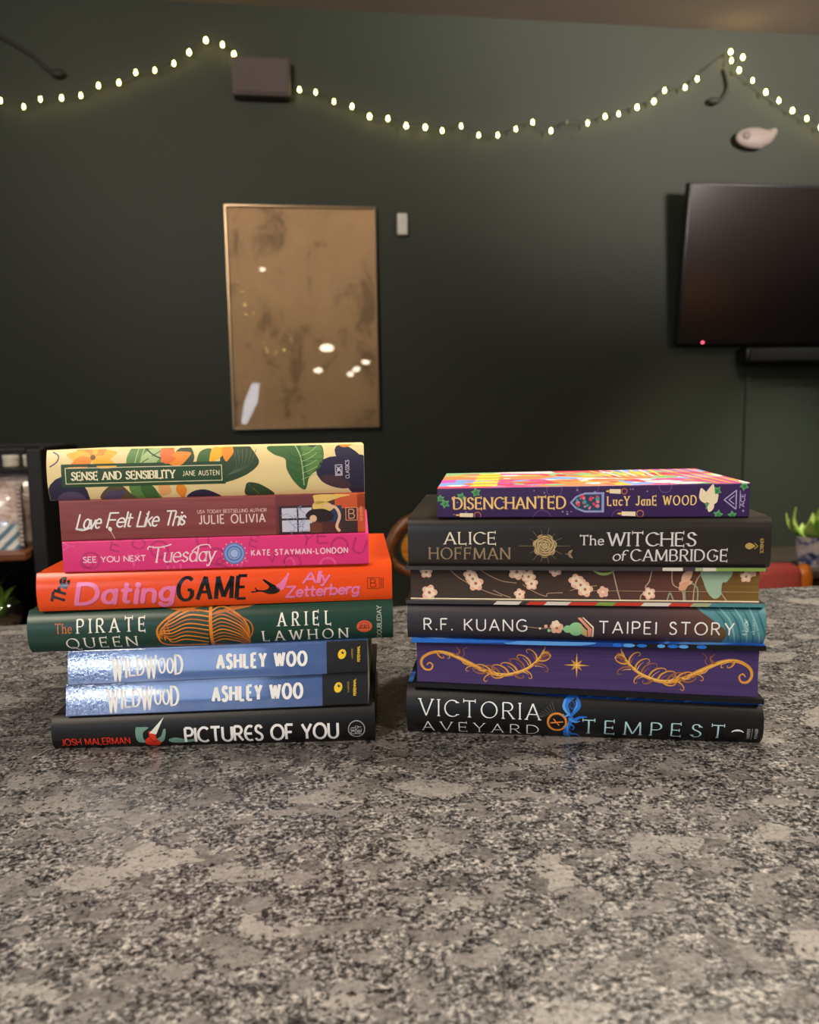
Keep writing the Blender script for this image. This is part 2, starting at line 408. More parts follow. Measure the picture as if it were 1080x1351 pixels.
class Art:
    """flat print laid on a book surface: shapes in millimetres, one mesh with one material per ink"""
    def __init__(s):
        s.bm = bmesh.new(); s.mats = []; s.layer = s.bm.verts.layers.float.new('lay')
    def mi(s, m):
        if m not in s.mats: s.mats.append(m)
        return s.mats.index(m)
    def poly(s, pts, m, lay=0):
        pts = [(p[0], p[1]) for p in pts]
        clean = [pts[0]]
        for p in pts[1:]:
            if math.hypot(p[0] - clean[-1][0], p[1] - clean[-1][1]) > 1e-3: clean.append(p)
        if math.hypot(clean[0][0] - clean[-1][0], clean[0][1] - clean[-1][1]) < 1e-3: clean.pop()
        if len(clean) < 3: return
        vs = [s.bm.verts.new((x, y, 0)) for x, y in clean]
        for v in vs: v[s.layer] = lay
        k = s.mi(m)
        for t in tessellate_polygon([[Vector((x, y, 0)) for x, y in clean]]):
            try: s.bm.faces.new([vs[i] for i in t]).material_index = k
            except ValueError: pass
    def rect(s, x0, y0, x1, y1, m, lay=0): s.poly([(x0, y0), (x1, y0), (x1, y1), (x0, y1)], m, lay)
    def frame(s, x0, y0, x1, y1, w, m, lay=0):
        s.rect(x0, y0, x1, y0 + w, m, lay); s.rect(x0, y1 - w, x1, y1, m, lay)
        s.rect(x0, y0, x0 + w, y1, m, lay); s.rect(x1 - w, y0, x1, y1, m, lay)
    def disc(s, x, y, rx, m, lay=0, ry=None, n=18, rot=0.):
        ry = rx if ry is None else ry; c, d = cos(rot), sin(rot)
        s.poly([(x + rx * cos(2 * pi * k / n) * c - ry * sin(2 * pi * k / n) * d, y + rx * cos(2 * pi * k / n) * d + ry * sin(2 * pi * k / n) * c) for k in range(n)], m, lay)
    def ring(s, x, y, r, w, m, lay=0, ry=None):
        ry = ry or r
        s.stroke([(x + r * cos(2 * pi * k / 28), y + ry * sin(2 * pi * k / 28)) for k in range(29)], w, m, lay)
    def blob(s, pts, m, lay=0, n=5): s.poly(spline(pts, n, True), m, lay)
    def flower(s, x, y, r, k, m, lay=0, rot=0., dent=.22):
        s.poly([(x + r * (1 - dent + dent * abs(cos(k * t / 2))) * cos(t + rot), y + r * (1 - dent + dent * abs(cos(k * t / 2))) * sin(t + rot)) for t in [2 * pi * i / 40 for i in range(40)]], m, lay)
    def leaf(s, x, y, ln, wd, ang, m, lay=0, vein=None):
        P = [(0, 0), (.18, .36), (.45, .5), (.75, .3), (1, 0), (.75, -.3), (.45, -.5), (.18, -.36)]
        c, d = cos(ang), sin(ang)
        s.blob([(x + px * ln * c - py * wd * d, y + px * ln * d + py * wd * c) for px, py in P], m, lay)
        if vein: s.stroke([(x + .04 * ln * c, y + .04 * ln * d), (x + .95 * ln * c, y + .95 * ln * d)], wd * .06, vein, lay + .4)
    def star(s, x, y, r, k, m, lay=0, inner=.3, rot=pi / 2):
        s.poly([(x + (r if i % 2 == 0 else r * inner) * cos(rot + pi * i / k), y + (r if i % 2 == 0 else r * inner) * sin(rot + pi * i / k)) for i in range(2 * k)], m, lay)
    def stroke(s, pts, w, m, lay=0, round_=False, taper=None):
        """w: number or function(direction angle)->width; taper: function(0..1)->factor"""
        pts = [Vector((p[0], p[1])) for p in pts]
        k = s.mi(m); wf = w if callable(w) else (lambda a: w)
        if len(pts) == 1:
            s.disc(pts[0].x, pts[0].y, wf(pi / 2) * .62, m, lay); return
        runs = [[pts[0]]]
        for i in range(1, len(pts)):
            runs[-1].append(pts[i])
            if i < len(pts) - 1:
                a, b = pts[i] - pts[i - 1], pts[i + 1] - pts[i]
                if a.length > 1e-6 and b.length > 1e-6 and a.angle(b) > radians(50):
                    s.disc(pts[i].x, pts[i].y, min(wf(math.atan2(a.y, a.x)), wf(math.atan2(b.y, b.x))) * .5, m, lay, n=10)
                    runs.append([pts[i]])
        tot = sum((pts[i + 1] - pts[i]).length for i in range(len(pts) - 1)); acc = 0
        for run in runs:
            prev = None
            for i, p in enumerate(run):
                a = run[i] - run[i - 1] if i > 0 else run[1] - run[0]
                b = run[i + 1] - run[i] if i < len(run) - 1 else a
                if i > 0: acc += a.length
                ww = .5 * (wf(math.atan2(a.y, a.x)) + wf(math.atan2(b.y, b.x))) * .5
                if taper: ww *= taper(acc / max(tot, 1e-6))
                d = (a.normalized() + b.normalized())
                d = d.normalized() if d.length > 1e-6 else a.normalized()
                nn = Vector((-d.y, d.x))
                mit = 1 / max(.75, abs(nn.dot(Vector((-a.y, a.x)).normalized())))
                l, r = p + nn * ww * mit, p - nn * ww * mit
                cur = (s.bm.verts.new((l.x, l.y, 0)), s.bm.verts.new((r.x, r.y, 0)))
                cur[0][s.layer] = lay; cur[1][s.layer] = lay
                if prev:
                    try: s.bm.faces.new((prev[0], prev[1], cur[1], cur[0])).material_index = k
                    except ValueError: pass
                prev = cur
        if round_:
            for e, q in ((pts[0], pts[1]), (pts[-1], pts[-2])):
                d = e - q; s.disc(e.x, e.y, wf(math.atan2(d.y, d.x)) * .5 * (taper(0 if e is pts[0] else 1) if taper else 1), m, lay, n=10)
    def text(s, txt, x0, x1, base, top, m, w=.12, contrast=1., nib=25, serif=0., slant=0., track=.16, round_=False, rot=0., jitter=0., lay=1, caps=None, xw=None, seed=3):
        """fit txt in the box x0..x1 x base..top (top = cap height).  rot turns the finished line about (x0, base)"""
        H = top - base; r = random.Random(seed)
        adv = 0; items = []
        for ch in txt:
            sc = 1.
            if caps and ch.islower(): sc = caps; ch = ch.upper()
            gw, st = GLYPH[ch]
            items.append((ch, adv, sc, st)); adv += gw * sc + track
        adv -= track
        Lx = (x1 - x0) / H
        kx = (Lx - abs(slant) * (1 if slant else 0)) / max(adv, 1e-6)
        cr, sr = cos(rot), sin(rot)
        lw = w * H
        def wf(a):
            if contrast >= .999: return lw
            return lw * (contrast + (1 - contrast) * abs(sin(a - radians(nib))))
        thin = lw * max(contrast, .28)
        def P(x, y): 
            X = x * kx * H + slant * y * H; Y = y * H
            return (x0 + X * cr - Y * sr, base + X * sr + Y * cr)
        for ch, ax, sc, st in items:
            jy = (r.random() - .5) * jitter; js = 1 + (r.random() - .5) * jitter
            T = [[P(ax + px * sc, py * sc * js + jy) for px, py in q] for q in st]
            for qi, q in enumerate(T):
                # fine steps so that the pen follows curved spines
                s.stroke(q, wf, m, lay, round_)
                if serif > 0 and len(q) > 1 and math.hypot(q[0][0] - q[-1][0], q[0][1] - q[-1][1]) > .05 * H:
                    for e, nx in ((q[0], q[1]), (q[-1], q[-2])):
                        if any(qj != qi and min(_dseg(e, T[qj][z], T[qj][z + 1]) for z in range(len(T[qj]) - 1)) < .05 * H for qj in range(len(T)) if len(T[qj]) > 1): continue
                        dx, dy = e[0] - nx[0], e[1] - nx[1]
                        hx, hy = ((cr, sr) if abs(dx * -sr + dy * cr) > .55 * abs(dx * cr + dy * sr) else (-sr, cr))
                        L_ = serif * H * .62 + lw * .5
                        s.stroke([(e[0] - hx * L_, e[1] - hy * L_), (e[0] + hx * L_, e[1] + hy * L_)], max(thin, .05 * H), m, lay)
def _dseg(p, a, b):
    ax, ay = b[0] - a[0], b[1] - a[1]; q = ax * ax + ay * ay
    t = 0 if q < 1e-12 else max(0, min(1, ((p[0] - a[0]) * ax + (p[1] - a[1]) * ay) / q))
    return math.hypot(p[0] - a[0] - t * ax, p[1] - a[1] - t * ay)
# ================================================================== BOOKS
MM = .001
def paper_edges(name='cream_page_edges', c0='#d9cba8', c1='#b9a983'):
    if name in MATS: return MATS[name]
    m = mat(name, c0, .8, .2); n = N(m)
    v = n.mapping((4, 4, 1500))
    n.base(n.ramp(n.noise(v, 1.0, 2).outputs['Fac'], [(.35, c1), (.65, c0)]))
    return m
def ink(name, color, rough=.42, **k): return mat('ink_' + name, color, rough, **k)
class Book:
    def __init__(s, label, x, y, yaw, L, D, b, t, cover, pages=None, style='hard', group=None, flip=False, round_=4.5, board=2.4, pages_mat=None, fall=0., power=2.6, lean=0.):
        s.L, s.D, s.b, s.t, s.style, s.flip, s.board = L, D, b, t, style, flip, board
        s.h = (t[0] - b[0] + t[1] - b[1]) / 2
        s.rd = round_ if style == 'hard' else 0
        s.base = min(b); s.fall = fall; s.pw = power; s.lean = lean
        s.root = empty('book', (x, y, s.base * MM), radians(yaw))
        tag(s.root, label, 'book', group)
        mats = list(cover) if isinstance(cover, (list, tuple)) else [cover]
        while len(mats) < 4: mats.append(mats[0])
        h, rd, D_, T = s.h, s.rd, D, board
        bm = bmesh.new()
        if style == 'hard':
            nsp = 16
            out = [(D_, 0), (rd + 10, 0), (rd + 7, .7), (rd + 4, .15)]
            sp = [(rd * abs(2 * v / h - 1) ** power, v) for v in [h * (.5 - .5 * cos(pi * k / nsp)) for k in range(nsp + 1)]]
            out += sp + [(rd + 4, h - .15), (rd + 7, h - .7), (rd + 10, h), (D_, h)]
            inn = [(D_, h - T), (rd + 4, h - T), (max(rd * .4, .8) + 1.6, h * .75), (max(rd * .1, .4) + 1.6, h / 2), (max(rd * .4, .8) + 1.6, h * .25), (rd + 4, T), (D_, T)]
            def mi(y, z): return 0 if y < rd + 3 else (1 if z > h / 2 else 2)
        else:
            T = s.board = .4; r = 1.1
            out = [(D_, 0), (r, 0)] + [(r - r * cos(a) , r - r * sin(a)) for a in [pi / 2 - pi / 2 * k / 5 for k in range(6)]][1:]
            out = [(D_, 0)] + [(r - r * sin(pi / 2 * k / 5), r - r * cos(pi / 2 * k / 5)) for k in range(6)]
            out += [(r - r * cos(pi / 2 * k / 5), h - r + r * sin(pi / 2 * k / 5)) for k in range(6)] + [(D_, h)]
            inn = [(D_, h - T), (r + T, h - T), (T, h - r - T), (T, r + T), (r + T, T), (D_, T)]
            def mi(y, z): return 0 if y < r * .8 else (1 if z > h / 2 else 2)
        prof = out + inn; n = len(prof)
        nx = 7
        cols = [[bm.verts.new((L * k / (nx - 1), y, z)) for y, z in prof] for k in range(nx)]
        for A, B in zip(cols, cols[1:]):
            for k in range(n):
                f = bm.faces.new((A[k], A[(k + 1) % n], B[(k + 1) % n], B[k]))
                yy = (prof[k][0] + prof[(k + 1) % n][0]) / 2; zz = (prof[k][1] + prof[(k + 1) % n][1]) / 2
                f.material_index = mi(yy, zz) if (k < len(out) - 1) else 3
        for c, sg in ((cols[0], 1), (cols[-1], -1)):
            # end caps as quads between outer and inner contour would fan badly; triangulated polygon instead
            for tr in tessellate_polygon([[Vector((y, z, 0)) for y, z in prof]]):
                try: bm.faces.new([c[i] for i in tr]).material_index = 3
                except ValueError: pass
        s.map_bm(bm)
        s.cover = build('cover', bm, mats, s.root, 35)
        # page block
        bm = bmesh.new()
        mg = 3.0 if style == 'hard' else .15
        y0, y1 = (rd + 2.5, D_ - 4.0) if style == 'hard' else (.6, D_ - .15)
        rows = 9; P = []
        for k in range(rows):
            f = k / (rows - 1); cv = (1 - (2 * f - 1) ** 2) * (1.2 if style == 'hard' else .0)
            P.append((y1 - cv, T + (h - 2 * T) * f))
        prof = [(y0, h - T), (y0, T)] + P
        A = [bm.verts.new((mg, y, z)) for y, z in prof]; B = [bm.verts.new((L - mg, y, z)) for y, z in prof]
        for k in range(len(prof)): bm.faces.new((A[k], A[(k + 1) % len(prof)], B[(k + 1) % len(prof)], B[k]))
        bm.faces.new(A); bm.faces.new(B[::-1])
        s.map_bm(bm)
        s.pages = build('page_block', bm, pages_mat or paper_edges(), s.root, 40)
        s.mg = mg
    def warp(s, x, y, z):
        u = x / s.L
        zb = s.b[0] + (s.b[1] - s.b[0]) * u; zt = s.t[0] + (s.t[1] - s.t[0]) * u
        fl = s.fall * max(0, y) / s.D
        if s.lean: y = y + s.lean * z / s.h * max(0., 1 - y / 30)
        if s.flip: y = s.D - y
        return Vector((x, y, zb + z / s.h * (zt - zb - fl) - s.base)) * MM
    def map_bm(s, bm):
        for v in bm.verts: v.co = s.warp(*v.co)
    def surf(s, kind, u, v, off):
        h = s.h
        if kind == 'spine':
            if s.style == 'hard':
                t = 2 * v / h - 1; y = s.rd * abs(t) ** s.pw
                dy = s.rd * s.pw * abs(t) ** (s.pw - 1) * (1 if t > 0 else -1) * 2 / h
                k = math.hypot(1, dy)
                return (u, y - off / k, v + off * dy / k)
            r = 1.1
            y = 0.
            if v < r: y = r - math.sqrt(max(0, r * r - (r - v) ** 2))
            if v > h - r: y = r - math.sqrt(max(0, r * r - (v - h + r) ** 2))
            return (u, y - off, v)
        if kind == 'fore':      # fore-edge of the page block, book turned round
            f = (v - s.board) / (h - 2 * s.board); cv = (1 - (2 * f - 1) ** 2) * 1.2
            return (u, s.D - 4.0 - cv + off, v)
        if kind == 'board_edge': return (u, s.D + off, v)
        if kind == 'top': return (u, v, h + off)
    def lay(s, name, art, kind='spine', parent=None, label=None, clip=True):
        bm = art.bm; lay = art.layer
        h = s.h
        if kind == 'spine': lo, hi, xa, xb = .12, h - .12, .15, s.L - .15
        elif kind == 'fore': lo, hi, xa, xb = s.board, h - s.board, s.mg, s.L - s.mg
        elif kind == 'board_edge': lo, hi, xa, xb = 0, h, 0, s.L
        else: lo, hi, xa, xb = .5, s.D, .3, s.L - .3
        def cut(co, no, clear=False):
            bmesh.ops.bisect_plane(bm, geom=bm.verts[:] + bm.edges[:] + bm.faces[:], plane_co=co, plane_no=no, clear_outer=clear, dist=1e-5)
        if clip:
            cut((0, hi, 0), (0, 1, 0), True); cut((0, lo, 0), (0, -1, 0), True)
            cut((xb, 0, 0), (1, 0, 0), True); cut((xa, 0, 0), (-1, 0, 0), True)
        if kind == 'spine':
            ys = [h * (.5 - .5 * cos(pi * k / 16)) for k in range(1, 16)] if s.style == 'hard' else [.3, .7, 1.1, h - 1.1, h - .7, h - .3]
            for y in ys: cut((0, y, 0), (0, 1, 0))
        elif kind == 'fore':
            for k in range(1, 8): cut((0, s.board + (h - 2 * s.board) * k / 8, 0), (0, 1, 0))
        for v in bm.verts:
            off = .05 + .05 * v[lay]
            v.co = s.warp(*s.surf(kind, v.co.x, v.co.y, off))
        bm.normal_update()
        me = bpy.data.meshes.new(name)
        # faces look away from the book
        want = Vector((0, -1, 0)) if kind != 'top' else Vector((0, 0, 1))
        for f in bm.faces:
            if f.normal.dot(want) < 0: f.normal_flip()
        bm.to_mesh(me); bm.free()
        for m in art.mats: me.materials.append(m)
        me.shade_smooth()
        o = bpy.data.objects.new(name, me); COL.objects.link(o); o.parent = parent or s.root
        if label: o['label'] = label
        return o
def bx_mark(a, x, y, w, h, m, lay=1):
    """small framed capital B of the imprint"""
    a.frame(x, y, x + w, y + h, .35, m, lay)
# ------------------------------------------------------------------ left stack, bottom to top
WHITE = ink('white', '#f3f4f5', .45); CREAM = ink('cream', '#f6edcc', .45)
# 1 black jacket, deco lettering
blk = mat('satin_black_jacket', '#101012', .42, .38)
B = Book('thick black hardcover lettered PICTURES OF YOU, lowest book of the left stack', -.2468, .5269, 1.5, 220.8, 148, (0, 0), (23.7, 27.5), blk)
a = Art(); a.text('PICTUR~S OF YOU', 90.6, 195, 3.4, 14.2, ink('silver_white', '#f0f2f5', .35), w=.165, round_=False, track=.2); B.lay('title_lettering', a)
a = Art(); a.text('JOSH MALERMAN', 6, 52.4, 3.4, 8.9, ink('orange_red', '#e8361f', .4), w=.12, track=.2); B.lay('author_lettering', a)
a = Art(); tl = ink('dull_teal', '#6f9a8e', .45); rd = ink('red_flame', '#e03a20', .4)
a.blob([(58, 5), (57, 15), (60, 16), (66, 15.5), (62, 12), (62.5, 6), (66, 4)], tl, 0)
a.blob([(70, 6), (74, 9), (76, 14), (77.5, 13), (76, 6), (72, 3)], tl, 0)
a.blob([(79, 6), (84, 7.5), (92, 5.5), (98, 6.5), (98, 4.5), (90, 3), (81, 3.5)], tl, 0)
a.blob([(64, 1.5), (63, 6), (66, 9), (66, 13), (70, 11), (71, 7), (73.5, 4), (71, 1)], rd, 1)
a.poly([(66.3, 11.5), (76, 22), (71, 10.5)], ink('pale_blade', '#dfe6e2', .3), 2)
a.stroke([(66, 9), (69, 4), (72, 6)], .5, ink('dark_red', '#7a1710'), 2)
B.lay('spine_artwork', a)
a = Art(); sl = ink('grey_print', '#a7a9ab', .4)
a.ring(208, 9.6, 5.6, .6, sl, 0)
a.text('DEL', 207.3, 213, 6.2, 9.4, sl, w=.16, rot=pi / 2)
a.text('REY', 211.3, 217, 6.2, 9.4, sl, w=.16, rot=pi / 2)
B.lay('publisher_mark', a)

# 2, 3 the two blue paperbacks
def blue_cover():
    m = mat('crinkled_blue_foil_cover', '#4a67a4', .26, .6, coat=1., coat_rough=.07); n = N(m)
    v = n.mapping()
    n.base(n.ramp(n.noise(v, 30, 3).outputs['Fac'], [(.3, '#3f5c9b'), (.7, '#5a77b3')]))
    # the laminate is wrinkled near the head of the spine and flattens further along
    sx = n.new('SeparateXYZ'); n.link(n.tc.outputs['Object'], sx.inputs[0])
    amt = n.ramp(n.math('MULTIPLY', sx.outputs[0], 5.), [(0, '#ffffff'), (.19, '#e8e8e8'), (.34, '#303030'), (1, '#0c0c0c')])
    h = n.math('MULTIPLY', n.noise(v, 420, 3, .6, .8).outputs['Fac'], amt)
    n.bump(h, 1., .00012); n.b.inputs['Coat IOR'].default_value = 2.1; n.link(n.b.inputs['Normal'].links[0].from_socket, n.b.inputs['Coat Normal'])
    return m
bl = blue_cover(); bk = mat('black_spine_foot', '#12100f', .35)
def blue_book(label, x, y, L, b, t, wx, wv, ax, av, bx, ex, ev):
    B = Book(label, x, y, 1.5, L, 134, b, t, bl, style='paper', lean=4.2, group='blue paperbacks with yellow egg marks')
    a = Art(); r = random.Random(4)
    letters = 'WILDWOOD'; ws = [1.15, .35, .7, .8, 1.25, .72, .74, .85]; hs = [1.25, .98, .85, .9, 1.2, .8, .8, 1.]
    dy = [-.32, -.08, 0, .02, -.22, .1, .08, .0]
    tot = sum(ws) + .14 * 7; k = (wx[1] - wx[0]) / tot; xx = wx[0]; H = (wv[1] - wv[0])
    for ch, w_, h_, d_ in zip(letters, ws, hs, dy):
        base = wv[0] + d_ * H * .8
        a.text(ch, xx, xx + w_ * k * .92, base, base + H * h_, WHITE, w=.1 if ch == 'W' else .14, slant=-.03, track=0, round_=True, contrast=.6, nib=10)
        xx += (w_ + .14) * k
    B.lay('title_lettering', a)
    a = Art(); a.text('ASHLEY WOO', ax[0], ax[1], av[0], av[1], WHITE, w=.23, contrast=.8, nib=0, track=.42); B.lay('author_lettering', a)
    a = Art(); a.rect(bx, 0, L, 40, bk, 0); f = B.lay('spine_foot_panel', a, label='black panel at the foot of the blue spine')
    a = Art(); ye = ink('egg_yellow', '#f2cb1a', .4)
    cx, cy = ex
    a.disc(cx, cy, 2.75, ye, 1, 3.5, rot=-.35); a.disc(cx + .6, cy + 1.1, .95, bk, 2, 1.0); a.disc(cx + .95, cy + 1.5, .3, WHITE, 3)
    a.text('HARPER', cx + 7.6, cx + 14.3, cy - 3.2, cy - 2., ink('dull_gold', '#a8862a'), w=.18, rot=pi / 2)
    a.text('PERENNIAL', cx + 12.2, cx + 23., cy - 5.6, cy - 3.9, ye, w=.2, rot=pi / 2)
    B.lay('publisher_mark', a)
    return B
blue_book('blue paperback lettered WILDWOOD lying directly on the black PICTURES OF YOU hardcover', -.2363, .5272, 206.1, (23.9, 27.4), (45.7, 50.2),
          (29, 77), (5.2, 17.5), (99.8, 160.5), (6.6, 15.9), 174.6, (185.5, 12.2), None)
blue_book('blue paperback lettered WILDWOOD lying under the green PIRATE QUEEN hardcover', -.2335, .5273, 203.5, (45.7, 50.2), (69.4, 71.9),
          (30.5, 78), (5.0, 17), (101, 161.3), (7.2, 16.3), 175.4, (185.9, 13.6), None)

# 4 green hardcover with orange knot work
gr = mat('deep_green_jacket', '#1b4035', .34, .45)
B = Book('dark green hardcover lettered The PIRATE QUEEN with orange swirls on its spine', -.2565, .5234, 3, 244.5, 160, (69.1, 72.1), (98.2, 99.3), gr, round_=6)
pw = ink('ivory', '#f3f3ea', .4)
a = Art(); a.text('The', 18.6, 29, 13.4, 19.6, ink('copper', '#c9704a'), w=.12, contrast=.5, serif=.1, track=.3); B.lay('title_article', a, label='copper coloured word The')
a = Art(); a.text('PIRATE', 33, 77.5, 13.2, 22., pw, w=.135, contrast=.35, serif=.12, track=.62)
a.text('QUEEN', 25, 71, 2.3, 9.6, pw, w=.145, contrast=.35, serif=.13, track=.5); B.lay('title_lettering', a)
a = Art(); a.text('ARIEL', 166.6, 202, 13, 22., pw, w=.135, contrast=.35, serif=.12, track=.8)
a.text('LAWHON', 156, 213, 1.8, 9.6, pw, w=.145, contrast=.35, serif=.13, track=.6); B.lay('author_lettering', a)
a = Art(); og = ink('orange_strand', '#e0851f', .4); og2 = ink('amber_strand', '#b8651b', .42)
for k in range(9):
    f = k / 8
    a.stroke(spline([(121 - 2 * f, 27 - 24 * f), (108 - 4 * f, 26.5 - 22 * f + 1.5), (95 + 1.5 * (f - .5) ** 2, 22 - 18 * f), (87.5 + 5 * (2 * f - 1) ** 2, 17 - 10 * f), (86.5 + 7 * (2 * f - 1) ** 2, 11 - 6 * f)], 6), .9, og if k % 3 else og2, 1)
a.stroke(spline([(120, 28), (100, 25), (87, 16), (86, 8), (92, 2), (118, 1)], 8), 1.2, og, 1)
for k in range(10):
    f = k / 9
    a.stroke(spline([(121, 2 + 22 * f), (129, 5 + 22 * f), (138 + 3 * f, 3 + 18 * f), (146 - 4 * (1 - f), 1 + 13 * f), (147, -2 + 10 * f)], 6), .85, og2 if k % 3 else og, 1)
a.stroke(spline([(122, 1), (140, 0), (148.5, 8), (148, 16), (140, 21), (130, 27)], 8), 1.0, og2, 1)
a.stroke([(121.5, 0), (121, 29)], 2.2, og, 2)
for k in range(7): a.stroke(spline([(122 + 2 * k, 22 + .4 * k), (130 + 3 * k, 25 + .3 * k), (142 + 2 * k, 29.5)], 4), .6, og2, 1)
for k in range(6): a.stroke(spline([(119 - 3 * k, 24.6), (108 - 4 * k, 26 + .4 * k), (97 - 2 * k, 28.8)], 4), .6, og2, 1)
B.lay('spine_artwork', a)
a = Art(); a.disc(224.8, 10.4, 5.3, ink('coral_oval', '#d9603c', .4), 0, 4.4); gd = ink('oval_drawing', '#7b2417')
for k in range(7): a.stroke([(221.6 + k, 8.6 + (k % 3)), (222 + k * .95, 11.5 + (k % 2) * .7)], .6, gd, 1)
a.stroke([(220.8, 9.2), (228.6, 9.4)], .5, gd, 1); a.stroke(spline([(221, 12.2), (224.6, 13.6), (228.6, 12)], 4), .4, gd, 1)
B.lay('publisher_mark', a)
a = Art(); a.text('DOUBLEDAY', 236.4, 259.4, 1.2, 4.1, ink('pale_print', '#bfc9b9'), w=.14, contrast=.6, serif=.08, rot=pi / 2, track=.2); B.lay('publisher_lettering', a)

# 5 orange book
ora = mat('glossy_orange_cover', '#f2500f', .3, .5)
B = Book('bright orange book lettered The Dating GAME in pink and black', -.2476, .5218, 4, 235.5, 140, (98.3, 99.3), (124.4, 124.9), ora, round_=3.2, board=.8)
pk = ink('candy_pink', '#f07fb4', .22, spec=.7); kb = ink('gloss_black', '#15110f', .2, spec=.7); mg_ = ink('rose_shade', '#c4475f', .3)
a = Art(); a.text('The', 17.2, 35.4, 4.4, 12.6, kb, w=.24, contrast=.7, rot=radians(76), slant=.1, track=.1); B.lay('title_article', a, label='black word The set on a slope')
a = Art()
for m_, dx, dy, l_ in ((mg_, .6, -.6, 0), (pk, 0, 0, 1)):
    a.text('Dating', 25 + dx, 90.5 + dx, 5.0 + dy, 18.4 + dy, m_, w=.235, contrast=.72, nib=15, slant=.22, track=.24, round_=True, lay=l_, jitter=.08)
B.lay('title_first_word', a, label='glossy pink word Dating')
a = Art(); a.text('GAME', 91.5, 138.3, 5., 20.4, kb, w=.185, contrast=.62, nib=10, slant=.12, track=.3, jitter=.05); B.lay('title_second_word', a, label='glossy black word GAME')
a = Art(); 
a.blob([(141, 8.5), (147, 9), (152, 7.2), (157, 7.5), (159.6, 9.5), (159, 11.5), (154, 14.5), (149.5, 17.5), (148.6, 16.6), (152.5, 12.5), (150, 10.2), (145, 10.4), (143.5, 12), (142.7, 11.5), (143.6, 9.8), (140.5, 9.4)], kb, 1)
a.blob([(157, 12.5), (160.5, 15.5), (164.5, 19.6), (165.3, 18.7), (163.6, 13), (161.6, 10), (159, 10)], pk, 1)
a.poly([(164, 19), (165.2, 21.6), (166.4, 20.2), (165, 18.6)], pk, 1)
B.lay('falling_figure', a)
a = Art()
for m_, dx, dy, l_ in ((mg_, .35, -.35, 0), (pk, 0, 0, 1)):
    a.text('Ally', 175.5 + dx, 193.5 + dx, 14.2 + dy, 21.3 + dy, m_, w=.2, slant=.2, track=.12, round_=True, lay=l_)
    a.text('Zetterberg', 163.5 + dx, 213.5 + dx, 4.6 + dy, 11.8 + dy, m_, w=.2, slant=.16, track=.14, round_=True, lay=l_, jitter=.06, rot=radians(1.2))
B.lay('author_lettering', a)
a = Art(); bm_ = ink('brown_mark', '#7c2a0b')
a.frame(218.6, 8.4, 227, 16.4, .4, bm_, 1); a.text('B', 220.8, 224.6, 9.6, 15.2, bm_, w=.1)
for k in range(3): a.stroke([(227.8 + k * .9, 8.4), (227.8 + k * .9, 16.2)], .35, bm_, 1)
B.lay('publisher_mark', a)
a = Art()
for k in range(3): a.stroke(spline([(212 + 2 * k, 18 + 28 * k), (216 + 2 * k, 30 + 28 * k), (213 + 3 * k, 42 + 26 * k)], 5), 3.2, pk, 1, round_=True)
B.lay('front_lettering', a, 'top', label='pink lettering on the front cover')

# 6 pink paperback with darker capitals in the ground
pnk = mat('hot_pink_cover', '#e0357f', .4, .45)
B = Book('hot pink paperback lettered SEE YOU NEXT Tuesday with a blue circle', -.2294, .5239, 3.5, 201.8, 132, (124.4, 124.9), (145.4, 146.6), pnk, style='paper')
a = Art(); dp = ink('deep_pink', '#c12a72', .42); lp = ink('light_pink', '#e8559a', .42)
r = random.Random(12)
for k, ch in enumerate('YOEYOVEUSTEVOYEOUT'):
    cx = 8 + k * 11.4; cy = r.choice([-3, 3, 9, 15]); s_ = r.uniform(7, 10)
    a.text(ch, cx, cx + s_ * .8, cy, cy + s_, dp if k % 3 else lp, w=.17, contrast=.8, rot=r.choice([0, 0, pi / 2, -.3]), lay=0)
for k in range(5):
    a.ring(20 + k * 42 + r.uniform(-6, 6), r.uniform(2, 18), 5.5, 1.6, dp, 0)
B.lay('background_letters', a)
a = Art(); a.text('SEE YOU NEXT', 13, 53.6, 6.7, 10.4, ink('pale_pink', '#f7cfe0'), w=.19, track=.2); B.lay('title_first_line', a)
a = Art(); tp = ink('rose_white', '#f9dbe6')
a.text('Tuesday', 57, 100.5, 5.4, 15.6, tp, w=.115, contrast=.4, nib=25, slant=.2, serif=.06, track=.13)
a.stroke(spline([(55.2, 14.2), (56.4, 16.2), (61, 15.4), (67, 16.2), (71, 17.4)], 6), .8, tp, 1); a.stroke(spline([(84, 12), (89, 15.8), (95, 16.4), (96.6, 14)], 6), .7, tp, 1)
B.lay('title_script', a)
a = Art(); bc = ink('blue_circle', '#5d7fc4'); 
a.disc(112, 9.9, 7.2, bc, 1, n=28)
for k in range(14):
    t = 2 * pi * k / 14; a.disc(112 + 8.0 * cos(t), 9.9 + 8. * sin(t), .38, tp, 1, n=8)
for q in (5.8, 3.6): a.ring(112, 9.9, q, .5, ink('light_blue', '#a8c0ea'), 2)
a.disc(112, 9.9, 2.6, ink('light_blue', '#a8c0ea'), 2)
B.lay('blue_emblem', a)
a = Art(); a.text('KATE STAYMAN-LONDON', 123.4, 187.6, 8.1, 11.7, ink('pale_pink', '#f7cfe0'), w=.2, track=.36); B.lay('author_lettering', a)

